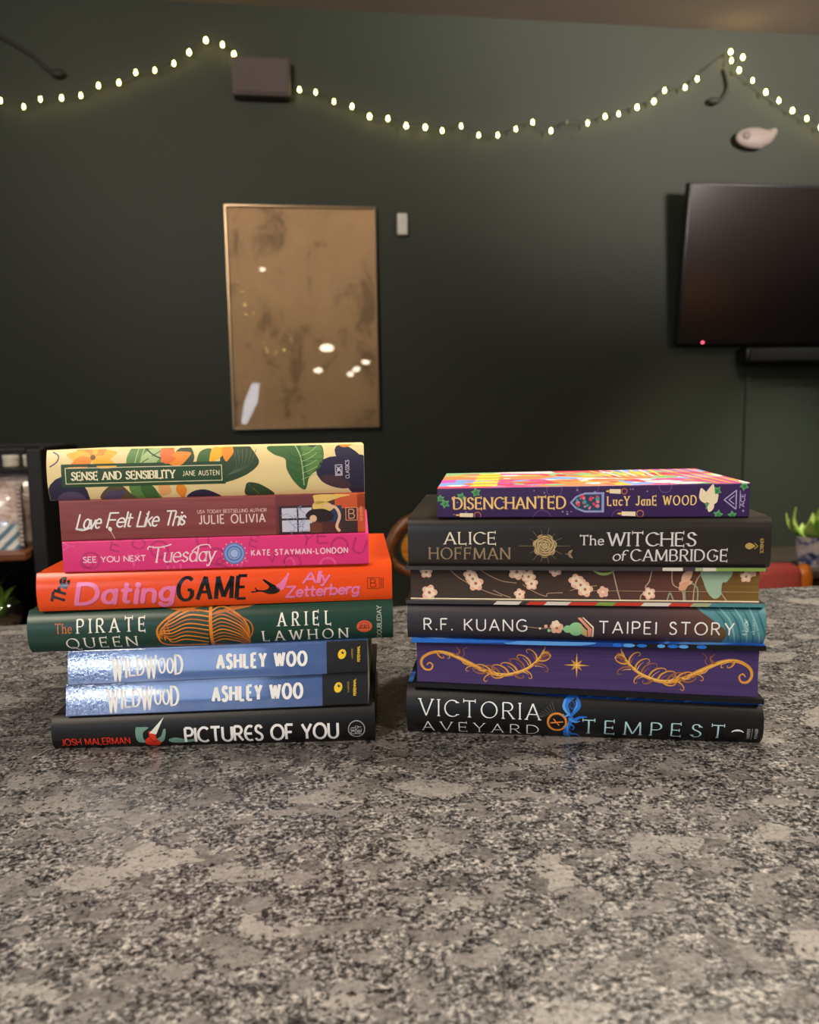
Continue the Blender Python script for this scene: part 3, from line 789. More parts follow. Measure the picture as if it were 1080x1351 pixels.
# 7 dull red paperback
def maroon():
    m = mat('dull_red_cover', '#803a3a', .42, .45); n = N(m)
    n.base(n.ramp(n.noise(n.mapping((3, 3, 60)), 4, 3).outputs['Fac'], [(.3, '#783436'), (.7, '#8e4847')])); return m
B = Book('dull red paperback lettered Love Felt Like This with a room scene on its spine', -.2296, .5239, 3.5, 200.2, 134, (145.4, 146.5), (172.5, 173.6), maroon(), style='paper')
a = Art()
for wd_, x0, x1, dy in (('Love', 10.3, 28, 0), ('Felt', 29.8, 48, .3), ('Like', 49.3, 65.4, .3), ('This', 66.8, 82.8, .6)):
    a.text(wd_, x0, x1, 8.2 + dy, 17.6 + dy, WHITE, w=.125, contrast=.75, nib=30, slant=.3, track=.06, round_=True, jitter=.1, seed=len(wd_) + int(x0))
a.stroke(spline([(10, 8.4), (14, 7.2), (19.5, 8.8)], 5), 1.1, WHITE, 1, True)
a.stroke(spline([(31.5, 8), (33, 4.5), (34.8, .8)], 5), .5, ink('rose_stem', '#e6a79c'), 1); a.leaf(31.4, 9, 3.6, 2.4, -pi / 2 + .3, WHITE, 1)
B.lay('title_lettering', a)
a = Art(); a.text('USA TODAY BESTSELLING AUTHOR', 89.2, 134.6, 16.2, 18.4, ink('blush', '#dfb9b2'), w=.17, track=.2); B.lay('author_credit', a)
a = Art(); a.text('JULIE OLIVIA', 90, 133.4, 9.2, 14.9, ink('blush_white', '#ecd5cd'), w=.14, track=.34); B.lay('author_lettering', a)
a = Art(); h_ = B.h
for i, (x0, x1, c) in enumerate(((140.6, 168, '#6b2f31'), (168, 184, '#53292a'), (184, 200.2, '#3c2c2e'))): a.rect(x0, 0, x1, h_, ink('room_%d' % i, c), 0)
a.rect(180, 17, 200.2, h_, ink('brick_orange', '#c8562c'), .5); a.rect(195, 0, 200.2, h_, ink('brick_orange', '#c8562c'), .5)
a.rect(176, 8, 184.5, 19, ink('navy_frame', '#2b3a5e'), 1)
fr = ink('window_dark', '#3a2429')
a.rect(142.6, .5, 166, 19.5, fr, 1)
lil = ink('frosty_lilac', '#c9cbe0'); lil2 = ink('twig_blue', '#7f8bb0')
for x0, x1, y0, y1 in ((144.6, 154.6, 11.2, 18), (155.6, 164.6, 11.2, 18), (144.6, 154.6, 2, 9.8), (155.6, 164.6, 2, 9.8)): a.rect(x0, y0, x1, y1, lil, 2)
r = random.Random(3)
for k in range(16):
    x, y = r.uniform(145, 160), r.uniform(2, 17); a.stroke([(x, y), (x + r.uniform(-3, 4), y + r.uniform(-3, 3)), (x + r.uniform(1, 4), y + r.uniform(-4, 4))], .35, lil2, 3)
ylw = ink('pale_yellow', '#e2c16a'); skin = ink('peach', '#e5b99a')
a.blob([(166, 24), (168, 20), (176, 22), (184, 24.5), (190, 26), (168, 26.5)], ylw, 3)
a.blob([(165, 19), (168, 22), (176, 21), (179, 17), (172, 14), (167, 15)], ylw, 3)
a.blob([(160.5, 12), (163, 16), (168, 17), (174, 16.5), (179, 13), (177, 9), (168, 8.6)], ink('black_hair', '#231a1d'), 4)
a.disc(165.4, 10.6, 2.4, skin, 5); a.stroke(spline([(172, 19), (180, 18), (183, 12), (181, 5), (183, 1.5)], 6), 1.9, skin, 5)
a.rect(163, 1, 171, 7.5, ink('brown_chair', '#6b3b2a'), 4)
B.lay('spine_artwork', a)
a = Art(); a.frame(187, 8.6, 195, 17.6, .4, ink('orange_mark', '#e8a07c'), 1); a.text('B', 189.2, 193, 10, 16.2, ink('orange_mark', '#e8a07c'), w=.1)
a.text('bramble', 198.2, 207.6, 8.4, 10.4, ink('orange_mark', '#e8a07c'), w=.15, rot=pi / 2, round_=True)
B.lay('publisher_mark', a)

# 8 cream botanical cover
crm = mat('cream_botanical_cover', '#eed9a0', .38, .45)
B = Book('cream floral book lettered SENSE AND SENSIBILITY, topmost of the left stack', -.2356, .5226, 4, 206.3, 132, (172.4, 173.6), (205.7, 206.), crm, round_=3.4, board=1.4, fall=3.2)
a = Art(); h_ = B.h
nv, nv2 = ink('plum_navy', '#2c2844'), ink('plum_grey', '#57486a'); lg, dg, mgn = ink('leaf_green', '#5f8a4a'), ink('dark_leaf', '#33492f'), ink('mid_leaf', '#3f6a38')
onf, on2, yl = ink('orange_petal', '#f0922d'), ink('salmon_petal', '#e8743a'), ink('yellow_petal', '#f6b62c')
a.disc(12, 1, 13.5, nv, 0, 15); a.disc(14, -2, 10, nv2, 1, 8)
a.stroke(spline([(2, 22), (6.5, 25), (7.6, 29), (4, 31.5)], 6), .8, nv2, 0)
for k, (dx, an) in enumerate(((0, .25), (0, .9), (0, 1.6), (0, 2.3), (0, 2.95), (0, 3.5), (0, -.3))): a.leaf(29, 26.5, 16.5, 8.5, an, onf if k % 2 else yl, 1 + .1 * k)
a.disc(29.6, 27.6, 1.7, ink('flower_eye', '#7a4a14'), 2)
a.blob([(52, 22), (54, 33), (60, 34), (78, 34), (80, 27), (72, 22)], lg, 0)
for k in range(6): a.stroke([(56 + 3.4 * k, 22), (59 + 3.6 * k, 33.5)], .6, ink('pale_leaf', '#a9c28a'), 1)
a.leaf(60, 23, 20, 9, .55, ink('pale_leaf', '#a9c28a'), 1, dg); a.stroke(spline([(63, 33), (69, 28), (78, 24.5)], 5), .9, dg, 2)
a.leaf(75, 24.5, 12, 10, 1.1, on2, 2); a.leaf(78, 23, 16, 9, .4, onf, 2.2); a.leaf(73, 25, 10, 6, .1, on2, 2.4)
a.leaf(92, 33, 16, 13, -2.1, dg, 1)
a.leaf(52, 9, 24, 14, -.5, lg, 0); a.leaf(60, 10, 17, 9, -.9, mgn, .5); a.leaf(77, 9.2, 9, 9, -2.2, ink('peach_petal', '#f0b06e'), 1); a.leaf(85, 9.5, 10, 7, -1.5, onf, 1)
a.blob([(33, 0), (38, 8), (46, 9.5), (52, 4), (55, 0)], ink('olive_brown', '#5e553c'), 0); a.leaf(34, -1, 16, 8, .4, nv2, .5)
a.blob([(89, -1), (92, 3.5), (100, 5), (108, 2), (110, -1)], nv, 0)
a.leaf(106, 31.5, 15, 9, -2.3, mgn, 1); a.leaf(113, 34, 14, 8, -2.2, yl, 1.4); a.leaf(117, 35, 12, 8, -1.7, onf, 1.6)
a.blob([(112, 29), (118, 34), (128, 35), (135, 27), (136.5, 21), (129, 14.5), (117, 10), (112, 11)], dg, .8)
for k in range(6): a.stroke(spline([(116, 14), (122 + k * 1.6, 20), (120 + k * 3, 31)], 4), .35, ink('grey_leaf_vein', '#566852'), 1.2)
a.blob([(128, 0), (127.5, 6.5), (130, 9), (138, 7), (146, 0)], dg, .8); a.stroke([(129, 8), (136, 1)], .4, lg, 1.2)
a.blob([(142, 31.5), (148, 34), (160, 34.5), (176, 34), (179.6, 27), (177, 18), (170, 12), (166.5, 3), (160, 8), (155, 17), (154, 24), (147, 27)], mgn, .8)
a.blob([(165, 33), (176, 33.5), (179, 26), (175, 18), (169, 13), (167, 22)], lg, .9)
a.stroke(spline([(160, 34), (164, 26), (165.5, 16), (166, 6)], 6), .7, ink('pale_leaf', '#a9c28a'), 1.2)
for k in range(5): a.stroke(spline([(164.6, 26 - 4 * k), (170, 28 - 4 * k), (175, 32 - 4.5 * k)], 4), .35, ink('pale_leaf', '#a9c28a'), 1.2)
for k in range(3): a.stroke(spline([(165, 24 - 5 * k), (160, 25 - 5 * k), (156, 28 - 5 * k)], 4), .35, dg, 1.2)
a.disc(190, 14.5, 16, nv, .8, 10.5, rot=-.15); a.disc(198, 22, 14, nv, .8, 6.5, rot=-.75); a.disc(203, 12, 10, nv, .8, 14); a.disc(187, 8, 11, ink('plum_brown', '#4a3340'), .9, 4, rot=-.3)
a.leaf(188, 34.5, 12, 6, -.1, onf, 1); a.disc(172, 32.8, 3, nv, 1, 1.2)
B.lay('spine_artwork', a)
a = Art(); a.rect(9.2, 8.6, 114.5, 23.4, ink('panel_green', '#2a4a2b', .45), 2); a.frame(11.6, 10.6, 112.6, 21.2, .55, ink('panel_line', '#dcd6ae'), 3)
pn = B.lay('title_panel', a, label='dark green label panel with thin cream border')
a = Art(); a.text('SENSE AND SENSIBILITY', 15.8, 81.8, 13.2, 18.2, CREAM, w=.21, contrast=.45, serif=.09, nib=20, track=.24, lay=4); B.lay('title_lettering', a, parent=pn)
a = Art(); a.text('JANE AUSTEN', 87, 110.6, 14.4, 17.6, CREAM, w=.13, track=.3, lay=4); B.lay('author_lettering', a, parent=pn)
a = Art(); gy = ink('pale_mark', '#cfcbd8')
a.frame(186.9, 11.9, 191.7, 19.4, .45, gy, 3); a.text('DK', 190.9, 196.2, 12.9, 15.9, gy, w=.2, rot=pi / 2, lay=3)
a.text('CLASSICS', 196.2, 208.4, 10, 12.4, gy, w=.15, rot=pi / 2, lay=3); B.lay('publisher_mark', a)
# ------------------------------------------------------------------ right stack, bottom to top
def blue_art_jacket():
    m = mat('black_jacket_with_blue_swirls', '#101013', .36, .5); n = N(m)
    v = n.mapping((9, 30, 30))
    w = n.noise(v, 1.0, 3, .5, 1.2).outputs['Fac']
    n.base(n.ramp(w, [(.0, '#0b1c46'), (.36, '#0e2f78'), (.46, '#1a58c2'), (.53, '#5f9ae6'), (.57, '#1c5fc8'), (.70, '#0c1a3c')])); return m
jb = mat('matte_black_jacket', '#0f0f11', .4, .4)
bj = blue_art_jacket()
gold, gold2, gold3 = ink('gold_foil', '#d99a3c', .35), ink('dark_gold', '#9a5f2e', .4), ink('bright_gold', '#f0c56a', .32)
bw = ink('silver_print', '#eef2f6', .38); ice = ink('ice_blue_print', '#b2dbea', .36)
# 1 Tempest, spine out
B = Book('black hardcover lettered VICTORIA AVEYARD TEMPEST, lowest book of the right stack', -.0043, .5453, -7, 240.8, 160, (0, 0), (35.6, 29.5), (jb, bj, jb, jb), round_=7)
a = Art(); a.text('VICTORIA', 9.5, 92.6, 13.8, 24.4, bw, w=.1, contrast=.4, serif=.1, nib=20, track=.36)
a.text('AVEYARD', 11, 91.8, 2.2, 9.6, bw, w=.11, contrast=.4, serif=.11, nib=20, track=.5); B.lay('author_lettering', a)
a = Art(); a.text('TEMPEST', 122, 215.6, 4.6, 15.0, ice, w=.11, contrast=.4, serif=.11, nib=20, track=.6); B.lay('title_lettering', a)
a = Art(); ub, ub2, ub3 = ink('royal_blue', '#1f6fd8', .35), ink('sky_blue', '#5aa2f0', .35), ink('deep_blue', '#0d3f94', .4)
a.ring(104.5, 12.6, 6.2, 1.5, ink('orange_ring', '#d88a33', .4), 1); a.stroke([(100, 12), (108.6, 13)], .9, ink('orange_ring', '#d88a33'), 1); a.stroke([(102, 15), (106, 10.2)], .7, ink('orange_ring', '#d88a33'), 1)
for k in range(8): a.stroke([(103.5 - 1.2 * k, 19 - .4 * k), (101 - 1.7 * k, 26 - 1.5 * k)], .25, ink('ray_grey', '#6f665a'), 1)
def rib(pts, w, m, l, tp=lambda t: .5 + .7 * sin(pi * t)): a.stroke(spline(pts, 7), w, m, l, True, taper=tp)
rib([(116, 30), (110.5, 26), (112, 20), (114.6, 15.5), (112.4, 10), (110.6, 5), (113, -1)], 3.6, ub, 2, lambda t: .75 + .3 * sin(9 * t))
rib([(118, 30), (119.4, 25), (116.4, 20.6), (114, 17.5)], 2.4, ub, 2)
rib([(110.4, 28), (109, 24), (110.6, 20.5), (113, 18.5)], 1.5, ub2, 3)
rib([(114, 28), (116.5, 25.4), (115.2, 22.4), (113.2, 23.6), (114, 25.6)], .9, ub3, 4)
for k, (pts, w_) in enumerate((([(113.4, 15.4), (116.4, 14.6), (119.6, 16.6), (124.4, 17.2)], 2.8), ([(113.4, 15), (117, 13.2), (120, 14.2)], 1.3), ([(111.8, 6), (114.6, 3.4), (117.6, 3.6), (120, 1.2)], 2.4), ([(112.4, 18.4), (109.8, 17), (108.6, 18.6)], 1.4), ([(113, 12), (115.8, 9.8), (115.4, 7.4), (113.6, 8)], 1.2), ([(111.4, 10), (109.4, 8.6), (108.8, 10)], 1.1))):
    rib(pts, w_, ub if k % 2 == 0 else ub2, 3, lambda t: 1.15 - .85 * t)
rib([(112.6, 14), (111.4, 9), (112, 3)], .8, ub2, 4); rib([(117.4, 27.6), (117.8, 24.6), (115.6, 21)], .7, ub2, 4)
B.lay('spine_artwork', a)
a = Art(); a.stroke([(224.2 + 4.6 * cos(t), 8.2 + 3.6 * sin(t)) for t in [radians(150 - 12 * k) for k in range(11)]], 1.0, bw, 1, taper=lambda t: .25 + 1.2 * sin(pi * t)); B.lay('crescent_mark', a)
a = Art(); h_ = B.h
a.blob([(64, h_ - .5), (69, h_ - 1.8), (90, h_ - 2.6), (110, h_ - 3.2), (140, h_ - 3.4), (180, h_ - 3.2), (239, h_ - 2.6), (241, h_ + 1), (64, h_ + 1)], ub3, 0)
a.blob([(66, h_ - .3), (74, h_ - 1.6), (98, h_ - 2.0), (104, h_ + .5), (66, h_ + .5)], ub2, .3)
for k in range(8): a.stroke(spline([(112 + 13 * k, h_ - 2.8), (117 + 13 * k, h_ - 1.4), (124 + 13 * k, h_ - .8)], 4), 1.3, ub2 if k % 3 == 0 else ub, .4, taper=lambda t: .4 + sin(pi * t))
a.rect(196, h_ - 2.4, 240.6, h_, ub, .5)
B.lay('jacket_edge_artwork', a)
a = Art(); gp = ink('grey_print', '#a7a9ab')
a.text('HARPER', 232.4, 241, 4.6, 6.6, gp, w=.16, rot=pi / 2); a.stroke([(233.6, 4), (233.6, 13.6)], .3, gp, 1); a.text('VOYAGER', 237.2, 246, 4.6, 6.4, gp, w=.16, rot=pi / 2); B.lay('publisher_mark', a)

# 2 same jacket turned round, sprayed purple edges
pe = mat('purple_sprayed_edges', '#41306a', .55, .35); n = N(pe)
n.base(n.ramp(n.noise(n.mapping((3, 3, 1200)), 1, 2).outputs['Fac'], [(.3, '#3b2b60'), (.7, '#48366f')]))
B = Book('book turned fore edge out with gold scrolls sprayed on purple page edges', .0, .5446, -7, 236, 155, (35.5, 29.5), (70.5, 69.5), (jb, bj, jb, jb), flip=True, pages_mat=pe, board=3.2)
cx = 117.5
def scroll(a, sg):
    X = lambda x: cx + sg * x
    def st(pts, w, m, l, tp): a.stroke(spline([(X(p[0]), p[1]) for p in pts], 8), w, m, l, True, taper=tp)
    main = lambda t: .35 + 1.1 * sin(pi * min(1, t * 1.0)) ** .8
    st([(25.5, 32), (28, 25), (35, 17.5), (46, 12), (57, 10.6), (68, 13.5), (79, 19), (92, 25), (102, 25.8), (109.5, 22), (111.5, 17), (109, 12.6), (105, 12.4), (103.4, 15.6), (105.6, 17.6), (107.4, 15.8)], 1.9, gold, 1, main)
    st([(26.5, 30), (30, 23.5), (38, 16), (50, 11.4), (60, 11.8)], .7, gold3, 2, main)
    st([(70, 14.6), (82, 20.6), (95, 26), (103, 26.2)], .6, gold3, 2, main)
    tp = lambda t: 1.25 - 1.0 * t
    for k, (x, y, an, L_) in enumerate(((28, 25, 2.7, 6), (27, 28, 3.3, 5), (30, 22, 2.9, 9), (33, 19, 3.3, 10), (31, 22, 1.1, 8), (35, 18, .9, 9), (39, 15.4, .8, 9.5), (44, 12.8, .7, 10), (50, 11.4, .65, 10), (56, 10.8, .6, 10.5), (62, 11.6, .6, 10), (41, 14.4, 3.6, 8), (47, 12, 3.75, 7), (53, 10.8, -.35, 9), (59, 11, -.3, 9.5), (65, 12.6, -.1, 10), (71, 15, .05, 9), (76, 17.6, .1, 7), (88, 23.4, 2.4, 6), (96, 25.8, -2.6, 6), (100, 26, -2.1, 6))):
        c_, d_ = cos(an), sin(an); cu = 1 if k % 2 else -1
        if 4 <= k <= 10: cu = -1; L_ *= 1.25
        q = lambda f, g: (x + L_ * (f * c_ - g * cu * d_), y + L_ * (f * d_ + g * cu * c_))
        st([q(0, 0), q(.35, -.12), q(.75, -.05), q(1., .18), q(.92, .36), q(.76, .3)], 1.15, gold if k % 3 else gold2, 1.5, tp)
        st([q(.1, .1), q(.4, .06), q(.7, .1)], .5, gold3 if k % 2 else gold2, 1.7, tp)
    st([(84, 21), (81, 25), (82, 28), (79, 30.5)], .5, gold2, 1, lambda t: 1.); st([(87, 23), (84.6, 27), (86.6, 30)], .5, gold2, 1, lambda t: 1.)
for sg in (-1, 1):
    a = Art(); scroll(a, sg); B.lay('gold_scroll', a, 'fore')
a = Art(); a.star(cx - 4, 19.5, 9.2, 4, gold2, 1, .16); a.star(cx - 4, 19.5, 5.2, 4, gold, 1.3, .3, rot=pi / 4); a.star(cx - 4, 19.5, 8.6, 4, gold3, 1.6, .09); B.lay('gold_star', a, 'fore')
a = Art(); h_ = B.h
a.rect(0, h_ - 3.1, 150, h_, ink('deep_blue', '#0d3f94'), 0)
a.blob([(0, h_ - 3), (0, h_), (66, h_), (66, h_ - 1.6), (40, h_ - 2.2)], ink('royal_blue', '#1f6fd8'), .5)
a.blob([(66, h_ - 2.6), (70, h_ - .4), (110, h_ - .2), (126, h_ - .4), (116, h_ - 2.4), (90, h_ - 2.9)], ink('sky_blue', '#5aa2f0'), .5)
r = random.Random(9)
for k in range(7): a.disc(140 + k * 9 + r.uniform(-2, 2), h_ - 1.6, r.uniform(2.5, 4.2), ink('sky_blue', '#5aa2f0') if k % 2 else ink('royal_blue', '#1f6fd8'), .5, 1.2)
B.lay('jacket_edge_artwork', a, 'board_edge')

# 3 Taipei Story, spine out
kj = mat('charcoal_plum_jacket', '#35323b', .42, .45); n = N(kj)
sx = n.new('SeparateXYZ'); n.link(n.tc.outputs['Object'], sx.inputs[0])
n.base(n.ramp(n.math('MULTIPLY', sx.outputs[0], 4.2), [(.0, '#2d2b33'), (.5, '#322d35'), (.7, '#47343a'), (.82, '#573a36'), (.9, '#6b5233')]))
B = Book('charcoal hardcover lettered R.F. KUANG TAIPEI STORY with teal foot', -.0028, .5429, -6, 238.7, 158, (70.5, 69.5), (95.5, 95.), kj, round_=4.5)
a = Art()
te, te2, te3 = ink('teal_cloth', '#4d8a95'), ink('light_teal', '#7db4ba'), ink('dark_teal', '#2f6a78')
a.blob([(213, -2), (214, 8), (205, 16), (196, 26), (240, 27), (240, -2)], te, 1)
for k in range(7): a.stroke(spline([(203 + 5 * k, 25), (211 + 4 * k, 17), (214 + 4 * k, 8), (216 + 4 * k, 0)], 5), 1.0, te2 if k % 2 else te3, 1.3, taper=lambda t: .4 + sin(pi * t))
a.poly([(196, 25), (199, 22), (234, 21.5), (239, 25)], te3, 1.2)
B.lay('teal_cloth_artwork', a)
a = Art(); kw = ink('soft_white', '#f3f4f6'); a.text('R.F. KUANG', 11.8, 82, 6.8, 14.9, kw, w=.115, track=.34, lay=3); B.lay('author_lettering', a)
a = Art(); a.text('TAIPEI STORY', 130.4, 218.2, 6.2, 14.5, kw, w=.115, track=.36, lay=3); B.lay('title_lettering', a)
pkf, crf, gnf = ink('blossom_pink', '#e8b6a0'), ink('blossom_cream', '#f2dcc4'), ink('jade', '#8fcf9a')
a = Art(); a.stroke(spline([(85, 10.4), (92, 9.6), (99, 9), (104, 9.6)], 5), .5, ink('twig', '#a88b72'), 1)
a.flower(108.6, 9.8, 4.6, 5, pkf, 2, .3); a.flower(108, 12, 3, 5, crf, 2.3); a.disc(108.8, 9.4, 1, ink('blossom_eye', '#b8664a'), 2.6); a.disc(101.4, 10.6, 1.2, pkf, 2); a.disc(103.6, 7.6, 1.2, gnf, 2); a.disc(97.5, 9, .8, crf, 2)
a.disc(121.6, 8.8, 4.9, gnf, 2); a.disc(116, 8.8, 2.7, gnf, 2.2); a.poly([(112, 9.6), (112, 8.2), (116, 7.2), (116, 10.4)], gnf, 2)
a.poly([(122.5, 16.6), (124.6, 17), (132, 9), (132, 3.4), (129.4, 3.2), (129.4, 9)], ink('salmon_paper', '#e39a86'), 2.6); a.poly([(125.6, 17), (132.4, 10), (132.4, 3.2), (133.4, 3.2), (133.4, 10.6), (126.6, 17)], crf, 2.6); a.poly([(124, 12.6), (129, 8), (129, 3.2), (125.6, 5)], ink('paper_tan', '#c8b57c'), 2.5)
for v in a.bm.verts: v.co.x -= 6.6
B.lay('spine_artwork', a)
a = Art(); a.text('Morrow', 227.2, 238.6, 6., 9.4, ink('pale_teal_print', '#bfe0e2'), w=.13, slant=.25, rot=pi / 2, round_=True, track=.06)
a.text('WILLIAM', 231.6, 242, 6.2, 7.9, ink('pale_teal_print', '#bfe0e2'), w=.12, rot=pi / 2); B.lay('publisher_mark', a)

# 4 floral sprayed edges, fore edge out
fe = mat('floral_sprayed_edges', '#3d322d', .6, .3); n = N(fe)
sx = n.new('SeparateXYZ'); n.link(n.tc.outputs['Object'], sx.inputs[0])
g = n.ramp(n.math('MULTIPLY', sx.outputs[0], 4.2), [(.0, '#40352f'), (.42, '#43352f'), (.62, '#573a35'), (.76, '#6a3e37'), (.86, '#74552a'), (1, '#86692a')])
n.base(n.mix(n.math('MULTIPLY', n.noise(n.mapping((3, 3, 1100)), 1, 2).outputs['Fac'], .45), g, '#2b221d'))
fc = mat('charcoal_board_cover', '#3b383c', .42, .45)
B = Book('book turned fore edge out with peach blossoms on dark page edges', -.0035, .5432, -6, 238.5, 158, (95.5, 95.), (121.6, 121.5), fc, flip=True, pages_mat=fe)
a = Art(); tw = ink('twig_tan', '#a58468'); r = random.Random(21)
for pts in ([(30, 24), (36, 18), (46, 12), (58, 7), (66, 5)], [(50, 24), (58, 19), (66, 15.4), (76, 14)], [(80, 13), (88, 8), (96, 5), (97, 7), (107, 7.6)], [(112, 9), (120, 11.5), (130, 12.6)], [(60, 9), (66, 6), (72, 4)]): a.stroke(spline(pts, 6), .55, tw, 1)
def blossom(x, y, q):
    a.flower(x, y, q, 5, pkf, 2, r.random() * 2, .28); a.flower(x, y, q * .72, 5, crf, 2.3, r.random() * 2, .3); a.disc(x, y, q * .2, ink('blossom_eye', '#b8664a'), 2.6, n=8)
for x, y, q in ((14, 21.5, 4.6), (16, 7, 5.6), (44, 19.5, 4.6), (48, 13.6, 5.6), (46, 16.8, 4.6), (76, 22, 6), (84, 18.6, 5), (86, 13.6, 4.6), (78, 6.4, 4), (102, 23, 4.4), (116, 15.8, 5.2), (122, 10, 5.4), (119, 13, 4.8), (164.5, 7.6, 4.4), (206, 13, 0.1), (227, 19.5, 4.2)):
    if q > 1: blossom(x, y, q)
a.flower(146 - 12, 8.4, 4., 5, pkf, 2, .5, .25); a.disc(134, 8.4, 1, crf, 2.5)
lv = ink('pale_olive_line', '#b6a97c')
for pts in ([(126, 24), (132, 21), (138, 21.4), (142, 24)],): a.stroke(spline(pts, 6), 1.6, ink('spring_green', '#a5c468'), 1, taper=lambda t: .3 + sin(pi * t))
for pts in ([(147, 24), (149, 16), (151, 8), (153, 1)], [(173, 24), (171.5, 16), (169, 12), (170, 9), (166, 6), (166, 1)], [(186, 24), (187, 14), (193, 10), (194, 3)], [(200, 2), (201.5, 14), (205, 21), (211, 22), (214, 19)], [(214, 22), (216, 16), (218, 9), (222, 3)]):
    a.stroke(spline([((p[0] - 7), p[1]) for p in pts], 6), .8, ink('muted_tan_line', '#b39c88'), 1)
for pts in ([(208, 3), (208, 11), (212, 14.5), (216, 11), (216, 3)], [(196, 2), (198, 8), (200, 4), (200.5, 2)]): a.stroke(spline([((p[0] - 20), p[1]) for p in pts], 6), 1., ink('grey_green_line', '#8a9a86'), 1)
a.leaf(186, 15, 12, 6, 1.0, pkf, 2); a.leaf(184, 14, 9, 5, .2, pkf, 2.2); a.leaf(184, 10, 9, 5, .75, ink('petal_tan', '#d9a384'), 2.3)
a.blob([(198.5, 24), (200, 15), (203, 8), (207, 4.5), (211, 7), (212, 15), (215, 16), (217.5, 24)], ink('pale_jade', '#9ab8a2'), 2)
a.leaf(233, 20, 6, 4, 2.4, pkf, 2)
cr_ = ink('cream_endpaper', '#f0e2c0', .5)
a.rect(0, 2.5, 240, 3.3, cr_, 3)
a.rect(120, 9.0, 240, 9.25, ink('page_gap_line', '#b9a184'), 1.9); a.rect(0, 14.2, 240, 14.4, ink('page_gap_dark', '#2a221d'), .2)
B.lay('page_edge_artwork', a, 'fore')
a = Art(); ew, er, eg = ink('paper_white', '#d8d2cc'), ink('poppy_red', '#c23a2b'), ink('grass_green', '#7fa04e')
for x0, x1, c in ((60, 77, ew), (82, 94, er), (94, 110, ew), (110, 116, er), (116, 128, er), (128, 140, eg), (140, 158, er), (158, 176, ew), (176, 190, er), (190, 202, ink('sage', '#a2b08a')), (202, 239, te)):
    a.poly([(x0, 0), (x0 + 2.5, 2.4), (x1 + 2.5, 2.4), (x1, 0)], c, 0)
B.lay('lower_board_edge_artwork', a, 'board_edge')
a = Art(); h_ = B.h
for x0, x1, c in ((172, 185, ew), (193, 207, ink('sage', '#a2b08a')), (198, 206, ew), (207, 238, eg)): a.rect(x0, h_ - 2.3, x1, h_ - .1, c, 0 if c is not ew else .5)
B.lay('upper_board_edge_artwork', a, 'board_edge')

# 5 dark grey hardcover
gj = mat('dark_brown_grey_jacket', '#2b2825', .3, .5)
B = Book('large dark grey hardcover lettered ALICE HOFFMAN The WITCHES of CAMBRIDGE', -.0014, .5428, -6, 238.5, 158, (121.6, 121.5), (155.3, 155.), gj, round_=3.0, power=6)
iv, bz = ink('ivory_print', '#ebe3cf'), ink('bronze_print', '#9a8566')
a = Art(); a.text('ALICE', 25.2, 59.6, 15.6, 23.6, iv, w=.14, contrast=.38, serif=.11, nib=20, track=.28); B.lay('author_first_name', a)
a = Art(); a.text('HOFFMAN', 14.8, 68.8, 5.3, 13.0, bz, w=.14, contrast=.38, serif=.11, nib=20, track=.32); B.lay('author_last_name', a, label='bronze coloured word HOFFMAN')
a = Art(); tw_ = ink('title_grey_white', '#dedde0')
a.text('The', 115.8, 131, 15.2, 21.4, tw_, w=.15, contrast=.5, serif=.1, track=.24)
a.text('WITCHES', 134.2, 190.4, 14.6, 23.4, tw_, w=.15, contrast=.36, serif=.11, nib=20, track=.24)
a.text('of', 137.4, 146.2, 4.5, 11.5, tw_, w=.14, contrast=.5, slant=.12, track=.05)
a.text('CAMBRIDGE', 149.2, 211, 4.4, 12.1, tw_, w=.15, contrast=.36, serif=.11, nib=20, track=.28); B.lay('title_lettering', a)
a = Art(); ro, ro2, ro3 = ink('antique_rose', '#b39a6e'), ink('rose_shadow', '#6b5636'), ink('rose_light', '#d2bd92')
for k in range(14):
    t = 2 * pi * k / 14; q = 17 if k % 7 == 0 else (12.5 if k % 2 else 11); a.stroke([(92.4 + 7 * cos(t), 14.4 + 7 * sin(t)), (92.4 + q * cos(t), 14.4 + q * sin(t))], .22, bz, .5)
a.flower(92.4, 14.4, 8.2, 7, ro, 1, .2, .16)
for k, (q, n_) in enumerate(((7.2, 6), (5.6, 5), (4, 5), (2.5, 4))):
    for j in range(n_):
        t0 = 2 * pi * j / n_ + k * .5
        a.stroke([(92.4 + q * cos(t0 + s * .22) * (1 - .05 * s), 14.4 + q * sin(t0 + s * .22)) for s in range(6)], .75, ro2, 2 + .1 * k, taper=lambda t: .3 + sin(pi * t))
        a.stroke([(92.4 + (q - .7) * cos(t0 + .2 + s * .2), 14.4 + (q - .7) * sin(t0 + .2 + s * .2)) for s in range(5)], .5, ro3, 2.05 + .1 * k, taper=lambda t: .3 + sin(pi * t))
a.stroke([(106, 9), (110, 8.6)], .4, bz, 1); a.leaf(108, 9, 4, 1.8, .8, bz, 1); a.leaf(108, 8.6, 4, 1.6, -.7, bz, 1)
B.lay('rose_emblem', a)
a = Art(); a.leaf(222, 14.6, 6.4, 4.4, 0, ink('brass_print', '#b59a55'), 1); a.stroke([(228, 16.6), (230, 14.6), (228, 12.6)], .5, ink('brass_print', '#b59a55'), 1); a.text('SCRIBNER', 233.6, 243.2, 10, 12, ink('brass_print', '#b59a55'), w=.15, rot=pi / 2); B.lay('publisher_mark', a)

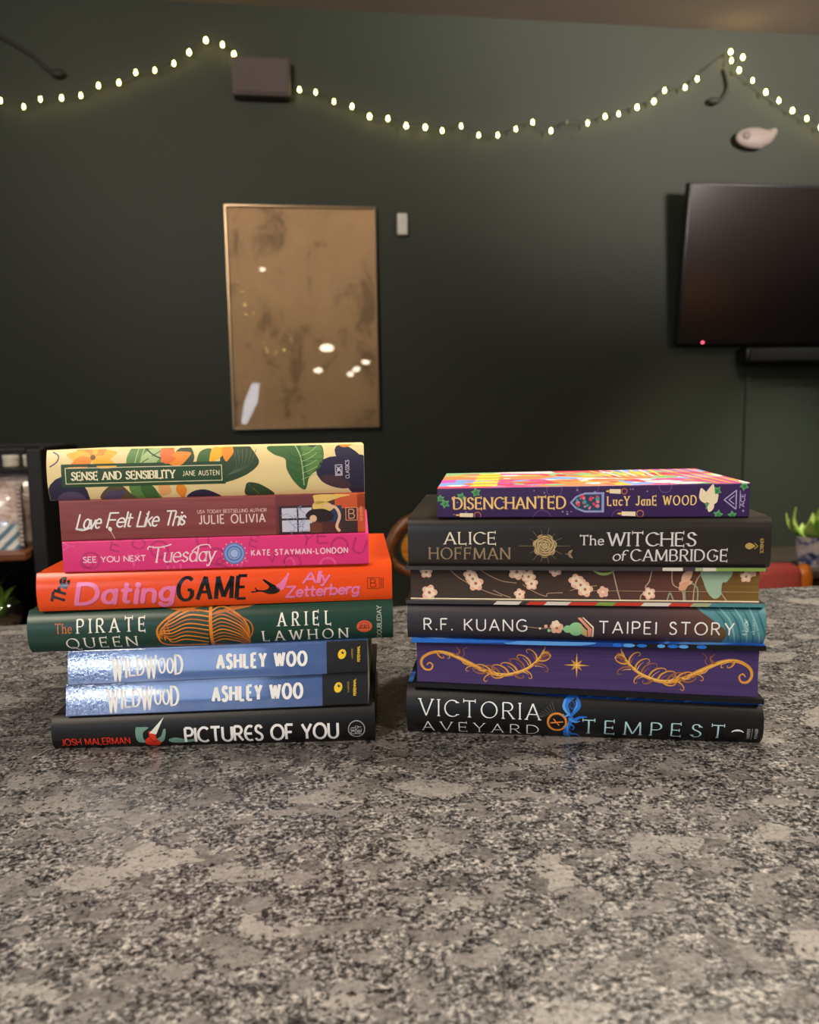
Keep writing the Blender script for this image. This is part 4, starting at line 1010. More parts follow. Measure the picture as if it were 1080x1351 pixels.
# 6 purple paperback with painted cover
def painted_cover():
    m = mat('multicoloured_painted_cover', '#c86fa0', .35, .5); n = N(m)
    v = n.mapping((24, 44, 24)); w = n.vor(v, 1.0)
    sep = n.new('SeparateColor'); n.link(w.outputs['Color'], sep.inputs[0])
    n.base(n.ramp(sep.outputs[0], [(.0, '#e84f8c'), (.16, '#f08a5a'), (.3, '#7fa6e8'), (.44, '#f4dfe0'), (.56, '#e8486a'), (.68, '#8fc08a'), (.78, '#c45fc0'), (.88, '#f2b84a')], 'CONSTANT')); return m
vio = mat('violet_paperback_cover', '#3a2358', .4, .45)
B = Book('purple paperback lettered DISENCHANTED with a brightly painted front, topmost of the right stack', .0189, .5396, -5.4, 203.8, 138, (155.3, 155.), (175.2, 177.5), (vio, painted_cover(), vio, vio), style='paper')
yl_, yo = ink('warm_yellow', '#f5d489'), ink('gold_shadow', '#c98f3a')
a = Art()
a.text('DISENCHANTED', 11.4, 85.4, 6.1, 14.0, yo, w=.15, contrast=.4, serif=.09, nib=20, track=.26, lay=1)
a.text('DISENCHANTED', 11.1, 85.1, 6.4, 14.3, yl_, w=.14, contrast=.4, serif=.09, nib=20, track=.26, lay=2)
a.stroke(spline([(10.6, 12.6), (10, 14.4), (12, 15.2)], 4), .6, yl_, 2); B.lay('title_lettering', a)
a = Art(); a.text('LucY JanE WOOD', 112.9, 169.8, 8, 13.8, yl_, w=.15, contrast=.55, serif=.09, nib=20, track=.4, lay=2); B.lay('author_lettering', a)
a = Art(); fr_, tl_ = ink('lilac_frame', '#9a9fd6'), ink('deep_teal_glass', '#25455f')
win_o = [(110.6, 3.4), (110.6, 16.8), (98, 16.8), (92, 14.4), (88.2, 10.1), (92, 5.8), (98, 3.4)]
a.poly(win_o, fr_, 1); a.poly([(99 + (x - 99) * .86, 10.1 + (y - 10.1) * .8) for x, y in win_o], tl_, 1.4)
r = random.Random(5)
for k in range(26):
    x, y = r.uniform(93, 107), r.uniform(6, 14.4); a.disc(x, y, r.uniform(.6, 1.5), [ink('rose_red', '#d9405e'), ink('glass_teal', '#4aa0a0'), ink('candy_pink2', '#e77f9c')][k % 3], 1.6 + .01 * k, n=9)
B.lay('arched_window_artwork', a)
a = Art(); iv1, iv2 = ink('ivy_green', '#5fa86c'), ink('ivy_dark', '#3d7f50')
def ivy(x, y, q, rot):
    a.star(x, y, q, 5, iv1, 1.5, .55, rot); a.star(x + .2, y - .2, q * .6, 5, iv2, 1.7, .5, rot)
for x, y, q, t in ((2, 14, 3, .3), (5.2, 10.2, 3.6, .7), (16, 15, 3.4, 1.2), (26, 18, 3.6, .5), (182.8, 16.6, 3.4, .9), (178, 7.4, 3.2, .2), (184, 1.6, 3.4, 1.4), (193, 1.2, 3.2, .4), (200, 19.4, 3.2, .8)): ivy(x, y, q, t)
lc = ink('pale_lilac', '#b9a6d6')
for k in range(18):
    x, y = r.uniform(4, 200), r.choice([2.4, 4, 17, 18.5, 11]); a.star(x, y, r.uniform(.7, 1.2), 4, lc, 1, .25)
for x, y, q in ((100, 21, 7), (120, 1, 4), (70, -1, 6), (78, 19, 5), (150, 20, 4)): a.ring(x, y, q, .45, ink('mid_violet', '#6d4f94'), .6)
cd, fl = ink('candle_cream', '#f2e3c4'), ink('candle_copper', '#b86a45')
for x, y, sc in ((15, 1.6, 1), (114, 17, .8), (122, 2.2, 1)):
    a.poly([(x, y - 1), (x + 9 * sc, y - 1.4), (x + 9 * sc, y + 1.6), (x, y + 1.8)], cd, 1.5); a.ring(x + 12 * sc, y + .2, 2.2 * sc, .7, fl, 1.5); a.leaf(x, y + .4, 3 * sc, 1.4, pi, ink('flame', '#f2b84a'), 1.5)
for an, ln in ((1.9, 10), (1.3, 12), (.8, 8)): a.leaf(176 + (1.9 - an) * 2, 8 + ln * .1, ln, 6, an, cd, 2 + .1 * an)
a.leaf(178, 3.4, 8, 4, 1.2, cd, 2.4)
B.lay('spine_artwork', a)
a = Art(); am = ink('pale_violet_mark', '#b3add8'); a.stroke([(197.6, 5.6), (197.6, 16.6)], .4, am, 2)
a.stroke([(195.2, 5), (195.2, 16.8), (187.6, 10.9), (195.2, 5)], .7, am, 2); a.stroke([(194, 8.2), (190.6, 10.9), (194, 13.6)], .6, am, 2)
a.text('ACE', 200.6, 208.6, 6.4, 9, am, w=.17, rot=pi / 2, lay=2); B.lay('publisher_mark', a)
a = Art(); r = random.Random(31)
cols = [ink('cover_pink', '#e2508f'), ink('cover_coral', '#ee7a55'), ink('cover_sky', '#7ba3e6'), ink('cover_blush', '#f0d6d8'), ink('cover_red', '#d83a52'), ink('cover_green', '#7fb98a')]
for k in range(70):
    x, y = r.uniform(10, 175), r.uniform(3, 130); c = cols[r.randrange(6)]
    if k % 3: a.leaf(x, y, r.uniform(10, 26), r.uniform(4, 9), r.uniform(0, 6.28), c, .5 + .02 * k)
    else: a.flower(x, y, r.uniform(6, 13), 6, c, .5 + .02 * k, r.random())
yw_ = ink('cover_yellow', '#f2cf4a')
for k in range(5): a.poly([(21 + 1.5 * k, 8 + 24 * k), (40 + k, 8 + 24 * k), (41 + k, 26 + 24 * k), (24 + k, 26 + 24 * k)], yw_, 2.4)
for k in range(7): a.stroke([(126 + 6 * k, 66), (118 + 8 * k, 134)], 2.2, ink('cover_blush', '#f0d6d8') if k % 2 else yw_, 2.2)
for k in range(9): a.stroke([(180 + 2.4 * k, 2), (168 + 3.6 * k, 136)], 1.5, [ink('cover_pink', '#e2508f'), ink('cover_magenta', '#b94bb0'), yw_][k % 3], 2.3)
B.lay('front_cover_artwork', a, 'top')
# ================================================================== THINGS ON THE FAR WALL
black = mat('satin_black_plastic', '#0d0d0d', .35)
def at_room(name, u, v, z): return empty(name, RM(u, v, z), ROOM)
def clear_glass(name='clear_glass_pane', rough=.015):
    if name in MATS: return MATS[name]
    m = bpy.data.materials.new(name); m.use_nodes = True; MATS[name] = m
    t = m.node_tree; t.nodes.clear()
    o = t.nodes.new('ShaderNodeOutputMaterial'); g = t.nodes.new('ShaderNodeBsdfGlossy'); g.inputs['Roughness'].default_value = rough
    tr = t.nodes.new('ShaderNodeBsdfTransparent'); mx = t.nodes.new('ShaderNodeMixShader'); fr = t.nodes.new('ShaderNodeFresnel'); fr.inputs[0].default_value = 1.5
    t.links.new(fr.outputs[0], mx.inputs[0]); t.links.new(tr.outputs[0], mx.inputs[1]); t.links.new(g.outputs[0], mx.inputs[2]); t.links.new(mx.outputs[0], o.inputs[0])
    return m
# framed print
p = at_room('framed_print', .050, WALL_V - .022, .601); tag(p, 'tall brown print under glass in a thin champagne frame on the dark green wall', 'picture')
W2, H2 = .288, .425
bm = bmesh.new()
for a_, b_ in (((-W2, -.012, -H2), (-W2 + .008, .02, H2)), ((W2 - .008, -.012, -H2), (W2, .02, H2)), ((-W2, -.012, H2 - .008), (W2, .02, H2)), ((-W2, -.012, -H2), (W2, .02, -H2 + .008))): box(bm, a_, b_, .0015)
build('frame', bm, mat('champagne_metal_frame', '#b59b7a', .3, metal=.8), p)
pm = mat('brown_paper_print', '#8a6a48', .7, .2); n = N(pm)
v_ = n.mapping((1, 1, .75))
w1 = n.noise(v_, 6.5, 5, .62, .5).outputs['Fac']; w2 = n.noise(n.mapping((1.2, 1, .5)), 3, 3, .5).outputs['Fac']
c = n.ramp(w1, [(.40, '#cba87c'), (.54, '#c5a278'), (.64, '#987b5b')])
n.base(n.mix(n.ramp(w2, [(.35, '#000000'), (.75, '#909090')]), c, '#a38c62'))
bm = bmesh.new(); box(bm, (-W2 + .006, 0, -H2 + .006), (W2 - .006, .018, H2 - .006)); build('print', bm, pm, p)
bm = bmesh.new(); box(bm, (-W2 + .007, -.006, -H2 + .007), (W2 - .007, -.003, H2 - .007)); build('glass_pane', bm, clear_glass(), p)
# white sensor box
bm = bmesh.new(); box(bm, (-.0205, -.026, -.0415), (.0205, 0, .0415), .006, 3); box(bm, (-.012, -.028, .012), (.012, -.025, .03), .002)
o = build('wall_sensor', bm, mat('white_plastic', '#d6d2c4', .4), None, 35); o.location = RM(.444, WALL_V, .966); o.rotation_euler = (0, 0, ROOM)
tag(o, 'small white upright sensor box on the green wall right of the picture', 'sensor')
# black speaker hiding part of the light string
s_ = at_room('wall_speaker', -.080, WALL_V - .045, 1.477); tag(s_, 'dark brown wall speaker box between the two runs of fairy lights', 'speaker')
bm = bmesh.new(); box(bm, (-.107, -.02, -.068), (.107, .035, .068), .008, 3); build('body', bm, mat('dark_brown_cabinet', '#5c534d', .7), s_, 35)
bm = bmesh.new(); box(bm, (-.098, -.026, -.06), (.098, -.018, .06), .004); build('grille', bm, mat('brown_black_cloth', '#5e544f', .9), s_)
bm = bmesh.new(); box(bm, (-.02, .035, -.03), (.02, .045, .03)); build('bracket', bm, black, s_)
# pale oval ornament with a small tail
bm = bmesh.new()
bmesh.ops.create_icosphere(bm, subdivisions=4, radius=1)
for v in bm.verts:
    x, y, z = v.co
    t = max(0, (x - .45) / .55)
    v.co = Vector((x * .083 + (.012 if x > .6 else 0), y * .022, z * .042 * (1 - .35 * t) + .020 * t ** 1.2))
r_ = bmesh.ops.create_icosphere(bm, subdivisions=3, radius=1)
for v in r_['verts']:
    x, y, z = v.co; v.co = Vector((.078 + x * .022, y * .012, .024 + z * .017 + x * .006))
o = build('wall_ornament', bm, mat('pale_pinkish_plaster', '#92867f', .55), None, 60); o.location = RM(1.905, WALL_V - .03, 1.328); o.rotation_euler = (0, 0, ROOM)
bm = bmesh.new(); bmesh.ops.create_icosphere(bm, subdivisions=3, radius=.016)
for v in bm.verts: v.co = Vector((v.co.x * 1.2 - .042, v.co.y * .5 - .016, v.co.z + .004))
build('dimple', bm, mat('greyish_pink_plaster', '#776b66', .6), o, 60)
bm = bmesh.new(); lathe(bm, [(.008, 0), (.008, .03)], 10); bm.transform(Matrix.Rotation(-pi / 2, 4, 'X')); build('wall_peg', bm, black, o)
tag(o, 'pale oval wall ornament with a small tail under the right end of the fairy lights', 'ornament')
# two loose dark cables
def hook(pts, label, knob):
    t = at_room('hanging_cable', 0, 0, 0); tag(t, label, 'cable')
    bm = bmesh.new(); tube(bm, [(p_[0], WALL_V - .012, p_[1]) for p_ in spline(pts, 6)], .007, 8); build('lead', bm, mat('dull_black_rubber', '#2e2f27', .7), t, 60)
    bm = bmesh.new(); bmesh.ops.create_icosphere(bm, subdivisions=3, radius=1)
    for v in bm.verts: v.co = Vector((knob[0] + v.co.x * .026, WALL_V - .02 + v.co.y * .016, knob[1] + v.co.z * .014))
    build('plug', bm, MATS['dull_black_rubber'], t, 60)
hook([(1.772, 1.60), (1.789, 1.548), (1.786, 1.513), (1.765, 1.483), (1.728, 1.470)], 'dark S-shaped cable hanging on the wall left of the right-hand light peak', (1.728, 1.470))
hook([(-1.01, 1.60), (-.93, 1.556), (-.891, 1.532), (-.850, 1.492), (-.815, 1.474)], 'faint dark cable with a plug above the left end of the fairy lights', (-.808, 1.473))
# fairy lights
BULBS = [(-1.003, 1.360), (-0.926, 1.342), (-0.867, 1.370), (-0.794, 1.378), (-0.727, 1.388), (-0.664, 1.425), (-0.592, 1.438), (-0.531, 1.475), (-0.463, 1.485), (-0.394, 1.512), (-0.338, 1.554), (-0.276, 1.599), (-0.217, 1.585), (-0.177, 1.555),
 (0.059, 1.439), (0.119, 1.431), (0.187, 1.400), (0.255, 1.386), (0.321, 1.353), (0.391, 1.347), (0.461, 1.324), (0.535, 1.321), (0.601, 1.309), (0.676, 1.328), (0.745, 1.297), (0.821, 1.299), (0.894, 1.324), (0.962, 1.352), (1.036, 1.323), (1.101, 1.356), (1.186, 1.356), (1.258, 1.384), (1.314, 1.395), (1.390, 1.424), (1.460, 1.449), (1.504, 1.491), (1.591, 1.506), (1.641, 1.540),
 (1.781, 1.649), (1.786, 1.615), (1.834, 1.631), (1.820, 1.581), (1.880, 1.543), (1.939, 1.502), (1.997, 1.471), (2.059, 1.435), (2.124, 1.405), (2.187, 1.374), (2.25, 1.35), (2.31, 1.335)]
OFFWIRE = {29}
def garland(label, pts, v0, rnd_, cat='string lights', group=None, wob=.0):
    t = at_room('string_lights', 0, 0, 0); tag(t, label, cat, group)
    em = mat('warm_glowing_bulb', '#fff0b0', .4, emit=(1.0, .78, .24), emit_s=24)
    dim = mat('dim_bulb', '#8a8566', .4)
    wire = [(p_[0], v0 + .004, p_[1] + .012) for p_ in pts]
    bm = bmesh.new(); tube(bm, [tuple(q) for q in spline(wire, 4)], .0016, 6); build('wire', bm, mat('dark_green_wire', '#20241c', .6), t)
    for i, (u, z) in enumerate(pts):
        bm = bmesh.new(); r = rnd_.choice([.0042, .0048, .0056, .0068])
        lathe(bm, [(.0015, .011), (.003, .010), (r * .75, .005), (r, 0), (r * .8, -r * .7), (r * .35, -r * 1.15)], 10, (u, v0, z))
        build('bulb', bm, dim if (i in OFFWIRE and label.startswith('long')) else em, t, 60)
    return t
garland('long string of warm fairy lights swagged across the top of the green wall', BULBS, WALL_V - .045, random.Random(2))
# television
tv = at_room('television', 1.575 + .56, WALL_V - .075, .81); tag(tv, 'large black flat television tilted on the green wall at the right edge', 'television')
TILT = Matrix.Rotation(radians(7.5), 4, 'X')
bm = bmesh.new(); box(bm, (-.56, -.018, -.315), (.56, .02, .315), .006, 2); box(bm, (-.35, .02, -.2), (.35, .045, .2), .01)
build('body', bm, mat('tv_black_plastic', '#1d1b19', .35), tv, 35, TILT)
bm = bmesh.new(); box(bm, (-.55, -.0195, -.296), (.55, -.017, .306)); build('screen', bm, mat('dark_glossy_screen', '#231f1c', .22, .5), tv, None, TILT)
bm = bmesh.new(); lathe(bm, [(.0045, 0), (.0045, .004), (.002, .006)], 12); bm.transform(TILT @ Matrix.Translation((-.445, -.0185, -.306)) @ Matrix.Rotation(pi / 2, 4, 'X'))
build('standby_light', bm, mat('red_standby_light', '#a02030', .4, emit=(1., .08, .14), emit_s=5), tv, None)
bm = bmesh.new(); box(bm, (-.1, .03, -.08), (.1, .075, .08), .003); build('wall_bracket', bm, black, tv)
sb = at_room('soundbar', 2.28, WALL_V - .05, .45); tag(sb, 'black soundbar on the wall below the television', 'soundbar')
bm = bmesh.new(); box(bm, (-.41, -.04, -.03), (.41, .05, .03), .012, 3); build('body', bm, mat('black_cloth_bar', '#171614', .7), sb, 35)
bm = bmesh.new(); box(bm, (-.413, -.041, -.031), (-.385, .05, .031), .012, 3); build('end_cap', bm, black, sb, 35)

# ================================================================== THINGS BEHIND THE COUNTER, LEFT
sv = 1.80
sh = at_room('shelf_unit', -.80, sv, FLOOR_Z); tag(sh, 'black metal shelf unit with brown boards behind the left end of the counter', 'shelf')
bkm = mat('black_powder_coat', '#11110f', .5)
S_R, S_L, S_D = .265, -.35, .30       # right and left ends, depth
for x in (S_L, S_R - .03):
    for y in (0, S_D - .03):
        bm = bmesh.new(); box(bm, (x, y, 0), (x + .03, y + .03, 1.115), .003); build('post', bm, bkm, sh)
bm = bmesh.new(); box(bm, (S_R - .032, .03, .0), (S_R - .012, S_D - .03, 1.11), .002); build('side_panel', bm, bkm, sh)
bm = bmesh.new()
for a_, b_ in (((S_L + .03, 0, 1.109), (S_R - .03, .012, 1.118)), ((S_L + .03, S_D - .012, 1.109), (S_R - .03, S_D, 1.118)), ((S_L, .03, 1.109), (S_L + .012, S_D - .03, 1.118)), ((S_R - .012, .03, 1.109), (S_R, S_D - .03, 1.118))): box(bm, a_, b_, .002)
build('top_rail', bm, bkm, sh)
bm = bmesh.new(); box(bm, (S_L + .005, .27, .1), (S_R - .03, .285, 1.105)); build('back_panel', bm, mat('dark_brown_back', '#1c1510', .6), sh)
wood = mat('reddish_brown_shelf_board', '#7a452a', .4); n = N(wood); n.base(n.ramp(n.noise(n.mapping((3, 40, 40)), 3, 3).outputs['Fac'], [(.3, '#5e331e'), (.7, '#8a5233')]))
SH1 = .915 - .016; SHL = .688; SHU = 1.068
for z, m_, y1 in ((SH1, wood, .27), (SHL, wood, .27), (.3, wood, .27)):
    bm = bmesh.new(); box(bm, (S_L + .03, -.03 if m_ is wood else .02, z - .018), (S_R - .035, y1, z), .004); build('shelf_board', bm, m_, sh)
bm = bmesh.new(); box(bm, (S_L + .03, .13, SHU - .012), (S_R - .035, .268, SHU), .002); build('upper_shelf', bm, bkm, sh)
SU = -.80
def on_shelf(name, x, y, z): return at_room(name, SU + x, sv + y, FLOOR_Z + z)
pot_w = mat('off_white_lid', '#c4bfae', .5)
for x, lab in ((.194, 'small off-white lidded jar on the upper shelf, nearer the black post'), (.149, 'small off-white lidded jar on the upper shelf, left of its twin')):
    j = on_shelf('lidded_jar', x - .005, .185, SHU); tag(j, lab, 'jar', 'lidded jars on the upper shelf')
    bm = bmesh.new(); lathe(bm, [(.014, 0), (.0175, .002), (.0175, .018), (.016, .020)], 20); build('body', bm, pot_w, j, 40)
    bm = bmesh.new(); lathe(bm, [(.0182, .0185), (.0182, .0265), (.017, .028)], 20); build('lid', bm, mat('white_lid', '#d5d0c2', .4), j, 40)
# cellophane gift packs
def pack_mat(name, stripes):
    m = mat(name, '#a98f7f', .25, .6, coat=.8, coat_rough=.08); n = N(m)
    v = n.mapping((1, 1, 1)); sp = n.new('SeparateXYZ'); n.link(v, sp.inputs[0])
    c = n.ramp(n.noise(v, 26, 4, .6).outputs['Fac'], [(.35, '#a58a7c'), (.5, '#d3bcb0'), (.65, '#efe2da')])
    if stripes:
        wv = n.new('TexWave'); wv.inputs['Scale'].default_value = 22; wv.inputs['Distortion'].default_value = .6; wv.bands_direction = 'DIAGONAL'
        n.link(n.mapping((1, 0, 1.0), (0, pi / 2, 0)), wv.inputs['Vector'])
        st = n.ramp(wv.outputs['Fac'], [(.3, '#5f7f95'), (.5, '#cdd6d6'), (.8, '#e0e0da')])
        low = n.ramp(n.math('MULTIPLY', sp.outputs[2], 8), [(.42, '#ffffff'), (.5, '#000000')])
        c = n.mix(low, c, st)
    n.base(c)
    n.bump(n.noise(n.mapping((1, 1, 2.2)), 36, 3, .6, 1.5).outputs['Fac'], .9, .006)
    return m
def pack(x, y, w, d, h, label, m):
    t = on_shelf('gift_pack', x, y, SH1); tag(t, label, 'pack', 'cellophane packs on the shelf')
    bm = bmesh.new()
    rows = 14; cols_ = 12; grid = []
    for k in range(rows + 1):
        f = k / rows; z = h * f; dd = d * (1 - .75 * f ** 3); ring = []
        for q in range(24):
            t_ = 2 * pi * q / 24; cx_, cy_ = cos(t_), sin(t_)
            e = .35
            ring.append(bm.verts.new((w / 2 * (abs(cx_) ** e) * (1 if cx_ > 0 else -1), dd / 2 * (abs(cy_) ** e) * (1 if cy_ > 0 else -1), z)))
        grid.append(ring)
    for a_, b_ in zip(grid, grid[1:]):
        for q in range(24): bm.faces.new((a_[q], a_[(q + 1) % 24], b_[(q + 1) % 24], b_[q]))
    bm.faces.new(grid[0][::-1]); bm.faces.new(grid[-1])
    build('bag', bm, m, t, 50)
    bm = bmesh.new(); box(bm, (-w / 2 - .004, -d * .08, h - .022), (w / 2 + .004, d * .08, h + .004), .002); build('crimped_top', bm, m, t)
    bm = bmesh.new()
    for k in range(14): box(bm, (w / 2 - .004, -.003 - d * .3, .006 + k * h / 15), (w / 2 + .006, .003 - d * .3, .013 + k * h / 15), .001)
    build('crimped_edge', bm, mat('pale_cellophane_seam', '#b9a8a2', .25, .7), t)
pack(.141, .045, .13, .07, .142, 'striped cellophane gift pack at the front of the shelf', pack_mat('striped_cellophane_pack', True))
pack(.168, .16, .12, .05, .158, 'plain pinkish cellophane pack standing behind the striped pack', pack_mat('plain_cellophane_pack', False))
# glass terrarium with green leaves on the lower board
tr = on_shelf('terrarium', .118, .09, SHL); tag(tr, 'round glass terrarium with green leaves on the shelf below the packs', 'terrarium')
bm = bmesh.new(); lathe(bm, [(.05, 0), (.075, .006), (.088, .04), (.086, .08), (.07, .105), (.062, .112), (.059, .112), (.067, .103), (.083, .08), (.085, .04), (.07, .009), (.0, .009)], 32); build('glass_bowl', bm, clear_glass('terrarium_glass', .03), tr, 60)
bm = bmesh.new(); lathe(bm, [(.05, .0095), (.070, .012), (.081, .035), (.04, .045), (.01, .05)], 24)
sm = mat('brown_potting_soil', '#4a3a29', .9); n = N(sm); n.base(n.ramp(n.vor(n.mapping(), 90).outputs['Distance'], [(.0, '#8d7656'), (.5, '#4a3b2a')])); build('soil', bm, sm, tr)
lf = mat('fresh_leaf_green', '#5d8a2c', .4, .5); n = N(lf); n.base(n.ramp(n.noise(n.mapping(), 30, 2).outputs['Fac'], [(.3, '#568a2b'), (.7, '#9cc457')]))
def leaf3d(bm, base, tip, w, bend=.2, nrm=(0, -1, 0)):
    """one pointed leaf blade with thickness between two points"""
    b0, t0 = Vector(base), Vector(tip); d = t0 - b0; s_ = d.cross(Vector(nrm)); 
    if s_.length < 1e-6: s_ = Vector((1, 0, 0))
    s_.normalize(); up = s_.cross(d).normalized(); L_ = d.length
    rows = []
    for k in range(8):
        f = k / 7; ww = w * (sin(pi * min(.98, .08 + .92 * f)) ** .7) * .5; c_ = b0 + d * f + up * (bend * L_ * sin(pi * f))
        rows.append([bm.verts.new(c_ - s_ * ww), bm.verts.new(c_ + up * (-.12 * w)), bm.verts.new(c_ + s_ * ww), bm.verts.new(c_ + up * (-.12 * w + .0012 + .03 * w))])
    for a_, b_ in zip(rows, rows[1:]):
        for i in range(4): bm.faces.new((a_[i], a_[(i + 1) % 4], b_[(i + 1) % 4], b_[i]))
    bm.faces.new(rows[0]); bm.faces.new(rows[-1][::-1])
r = random.Random(8)
for k in range(14):
    t_ = 2 * pi * k / 14 + r.uniform(-.2, .2); q = r.uniform(.03, .085)
    bm = bmesh.new(); leaf3d(bm, (.012 * cos(t_), .012 * sin(t_), .045), (q * cos(t_), q * sin(t_), r.uniform(.07, .155)), r.uniform(.018, .03), .2, (0, 0, 1)); build('leaf', bm, lf, tr, 60)

# ================================================================== THINGS BEHIND THE COUNTER, RIGHT
# bentwood chair seen in the gap between the stacks
amber = mat('amber_varnished_wood', '#b8721f', .35, .5); n = N(amber); n.base(n.ramp(n.noise(n.mapping((8, 8, 60)), 2, 3).outputs['Fac'], [(.3, '#a05f16'), (.7, '#c9862e')]))
brown = mat('brown_bentwood', '#6b3d16', .35, .5); n = N(brown); n.base(n.ramp(n.noise(n.mapping((8, 8, 60)), 2, 3).outputs['Fac'], [(.3, '#5a3010'), (.7, '#7d4a1c')]))
ch = at_room('bentwood_chair', .287, 1.78, FLOOR_Z); tag(ch, 'brown bentwood chair with rounded back behind the counter in the gap between stacks', 'chair')
bm = bmesh.new(); lathe(bm, [(.0, .43), (.19, .43), (.205, .44), (.205, .455), (.19, .465), (.0, .468)], 36, (0, .2, 0), cap=False); build('seat', bm, amber, ch, 50)
bm = bmesh.new(); tube(bm, [(-.135, .03, .44)] + [tuple(p_) for p_ in spline([(-.12, .01, .6), (-.097, 0, .78), (-.086, 0, .87), (-.055, 0, .925), (0, 0, .945), (.055, 0, .925), (.086, 0, .87), (.097, 0, .78), (.12, .01, .6)], 8)] + [(.135, .03, .44)], .014, 10); build('back_hoop', bm, brown, ch, 60)
bm = bmesh.new()
pts = [(cos(2 * pi * k / 28) * .058, sin(2 * pi * k / 28)) for k in range(28)]
A_ = [bm.verts.new((x, -.009, 0.875 + .048 * z)) for x, z in pts]; B_ = [bm.verts.new((x, .009, 0.875 + .048 * z)) for x, z in pts]
for k in range(28): bm.faces.new((A_[k], A_[(k + 1) % 28], B_[(k + 1) % 28], B_[k]))
bm.faces.new(A_); bm.faces.new(B_[::-1])
build('backrest', bm, amber, ch, 40)
bm = bmesh.new(); tube(bm, [tuple(p_) for p_ in spline([(-.088, .004, .865), (-.06, 0, .83), (0, 0, .81), (.06, 0, .83), (.088, .004, .865)], 6)], .010, 8); tube(bm, [(0, 0, .46), (0, 0, .815)], .007, 8); build('back_rail', bm, brown, ch, 60)
for x, y in ((-.13, .05), (.13, .05), (-.13, .34), (.13, .34)):
    bm = bmesh.new(); tube(bm, [(x, y, .44), (x * 1.1, y + (y - .2) * .12, .22), (x * 1.25, y + (y - .2) * .3, .0)], [.016, .014, .011], 10); build('leg', bm, brown, ch, 60)
# red upholstered chair with an orange post
red = mat('dull_red_vinyl', '#a8403a', .6, .35); n = N(red); n.base(n.ramp(n.noise(n.mapping(), 14, 3).outputs['Fac'], [(.3, '#bd4a43'), (.7, '#d5665c')]))
orw = mat('orange_stained_wood', '#d9761c', .32, .5)
rc = at_room('upholstered_chair', .82, 1.5, FLOOR_Z); tag(rc, 'red padded chair with an orange wooden post behind the right end of the counter', 'chair')
bm = bmesh.new(); box(bm, (-.19, -.028, .60), (.195, .028, .861), .022, 5); build('back_cushion', bm, red, rc, 50)
for sx_ in (-1, 1):
    bm = bmesh.new(); pr = [(.014, .0), (.015, .4), (.016, .70), (.0175, .80), (.0175, .835), (.014, .850), (.008, .856), (.002, .857)]
    lathe(bm, pr, 20, (sx_ * .209, 0, 0)); build('back_post', bm, orw, rc, 60)
bm = bmesh.new(); box(bm, (-.215, .0, .42), (.215, .40, .49), .025, 4); build('seat_cushion', bm, red, rc, 50)
bm = bmesh.new(); box(bm, (-.21, .01, .385), (.21, .39, .425), .004); build('seat_frame', bm, orw, rc)
for sx_ in (-1, 1):
    bm = bmesh.new(); tube(bm, [(sx_ * .19, .37, .40), (sx_ * .2, .38, 0)], [.02, .015], 12); build('leg', bm, orw, rc, 60)
# small dark table with a pot plant
tb = at_room('side_table', 1.72, 2.35, FLOOR_Z); tag(tb, 'dark wooden table behind the red chair carrying the pot plant', 'table')
dw = mat('dark_brown_table_wood', '#4a2f18', .35)
bm = bmesh.new(); box(bm, (-.4, -.2, .670), (.4, .2, .700), .006, 3); build('table_top', bm, mat('grey_brown_table_top', '#4a433c', .3), tb, 40)
bm = bmesh.new(); box(bm, (-.37, -.18, .57), (.37, .18, .670), .003); build('apron', bm, dw, tb)
for x in (-.34, .34):
    for y in (-.15, .15):
        bm = bmesh.new(); box(bm, (x - .025, y - .025, 0), (x + .025, y + .025, .57), .004); build('leg', bm, dw, tb)
pl = at_room('potted_plant', 1.535, 2.2, FLOOR_Z + .700); tag(pl, 'green leafy plant in a white pot with blue pattern at the right edge', 'plant')
pm_ = mat('white_glazed_pot_blue_pattern', '#cfc6c6', .25, .6); n = N(pm_)
n.base(n.ramp(n.noise(n.mapping((1, 1, 1.2)), 26, 2, .5, 1.).outputs['Fac'], [(.38, '#3c4678'), (.45, '#8c8fae'), (.52, '#d8cdcb'), (.8, '#e0d6d2')]))
bm = bmesh.new(); lathe(bm, [(.03, 0), (.036, .002), (.044, .04), (.047, .085), (.049, .094), (.046, .094), (.043, .08), (.0, .078)], 28); build('pot', bm, pm_, pl, 50)
bm = bmesh.new(); lathe(bm, [(.0, .079), (.0425, .080), (.03, .087), (.0, .089)], 20, cap=False); build('soil', bm, sm, pl)
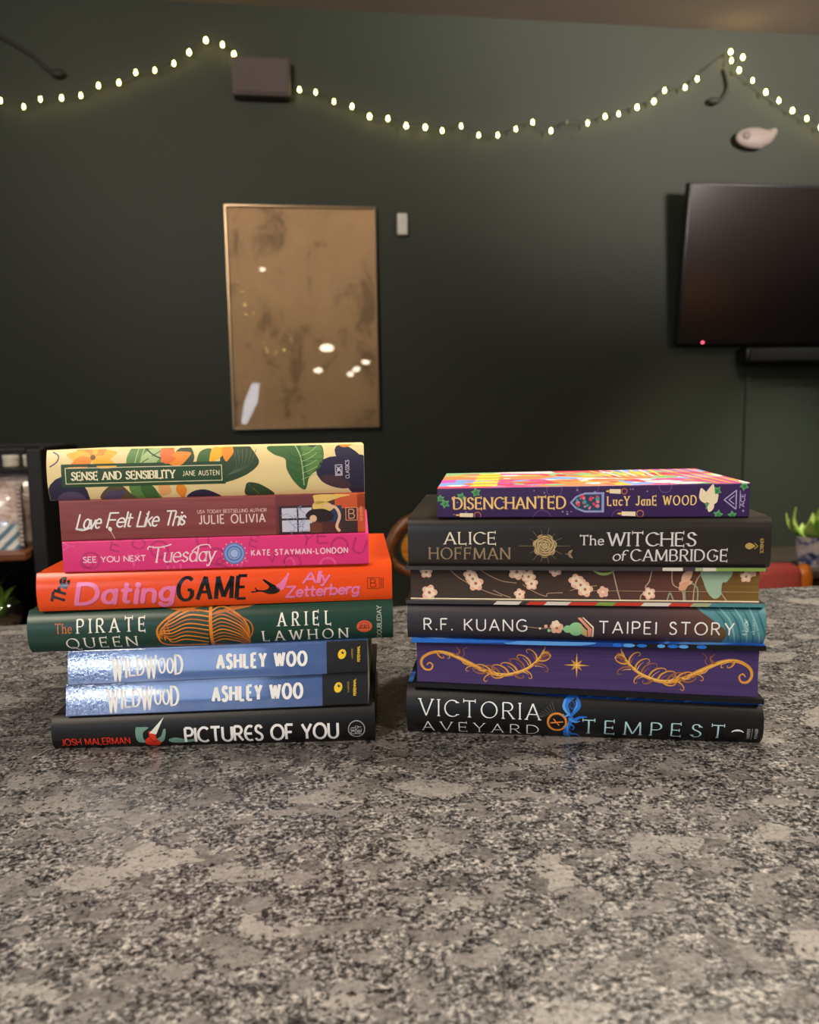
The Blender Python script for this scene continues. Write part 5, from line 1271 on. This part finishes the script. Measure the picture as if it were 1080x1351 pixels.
lf2 = mat('bright_leaf_green', '#86b53c', .4, .5); n = N(lf2); n.base(n.ramp(n.noise(n.mapping(), 24, 2).outputs['Fac'], [(.3, '#7db03c'), (.7, '#cfe07c')]))
r = random.Random(14)
for k in range(22):
    t_ = 2 * pi * k / 22 + r.uniform(-.3, .3); q = r.uniform(.03, .085)
    bm = bmesh.new(); leaf3d(bm, (.012 * cos(t_), .012 * sin(t_), .085), (q * cos(t_), q * sin(t_), r.uniform(.11, .178)), r.uniform(.028, .042), .2, (cos(t_), sin(t_), .3)); build('leaf', bm, lf2 if k % 3 else lf, pl, 60)

# ================================================================== LAMPS BEHIND THE CAMERA (seen as reflections in the picture glass and the screen; the globe is added)
def pendant(u, v, z, r_, label, color, power, group=None):
    t = at_room('pendant_lamp', u, v, z); tag(t, label, 'pendant lamp', group)
    bm = bmesh.new(); lathe(bm, [(r_ * .2, r_ * .55), (r_ * .8, r_ * .3), (r_, 0), (r_ * .85, -r_ * .28), (r_ * .3, -r_ * .45)], 24)
    build('lamp_shade', bm, mat('glowing_shade_%s' % color[1:], color, .4, emit=color, emit_s=power), t, 60)
    bm = bmesh.new(); tube(bm, [(0, 0, r_ * .5), (0, 0, CEIL_Z - z)], .004, 6); build('cord', bm, black, t)
G = 'pendant lamps behind the camera'
for u, z, r_ in ((.44, 1.08, .095), (.32, .80, .06), (.93, .90, .058), (.81, .81, .055), (.73, .75, .05), (-.245, 1.56, .03)):
    pendant(u, -1.2 if z > 1.5 else -4.0, z, r_, 'glowing pendant lamp behind the camera at the back of the room', '#fff0d8', 20, G)
# added globe low on the left, placed so its mirror image glitters on the blue spines
pendant(-1.40, -2.02, .24, .22, 'added frosted globe low behind the camera on the left, for glints on the blue spines', '#dfebff', 24)
pendant(3.28, 0.0, .37, .10, 'amber pendant lamp hanging to the right, out of frame', '#ff8c2a', 9)
garland('second string of fairy lights hanging at the back of the room behind the camera', [(-.58, 1.72), (-.54, 1.63), (-.52, 1.55), (-.51, 1.48), (-.50, 1.38), (-.42, 1.39), (-.34, 1.16), (-.32, 1.06), (-.30, 1.0), (-.27, .96), (-.18, .94), (-.09, .98), (-.01, 1.10)], -3.0, random.Random(5))
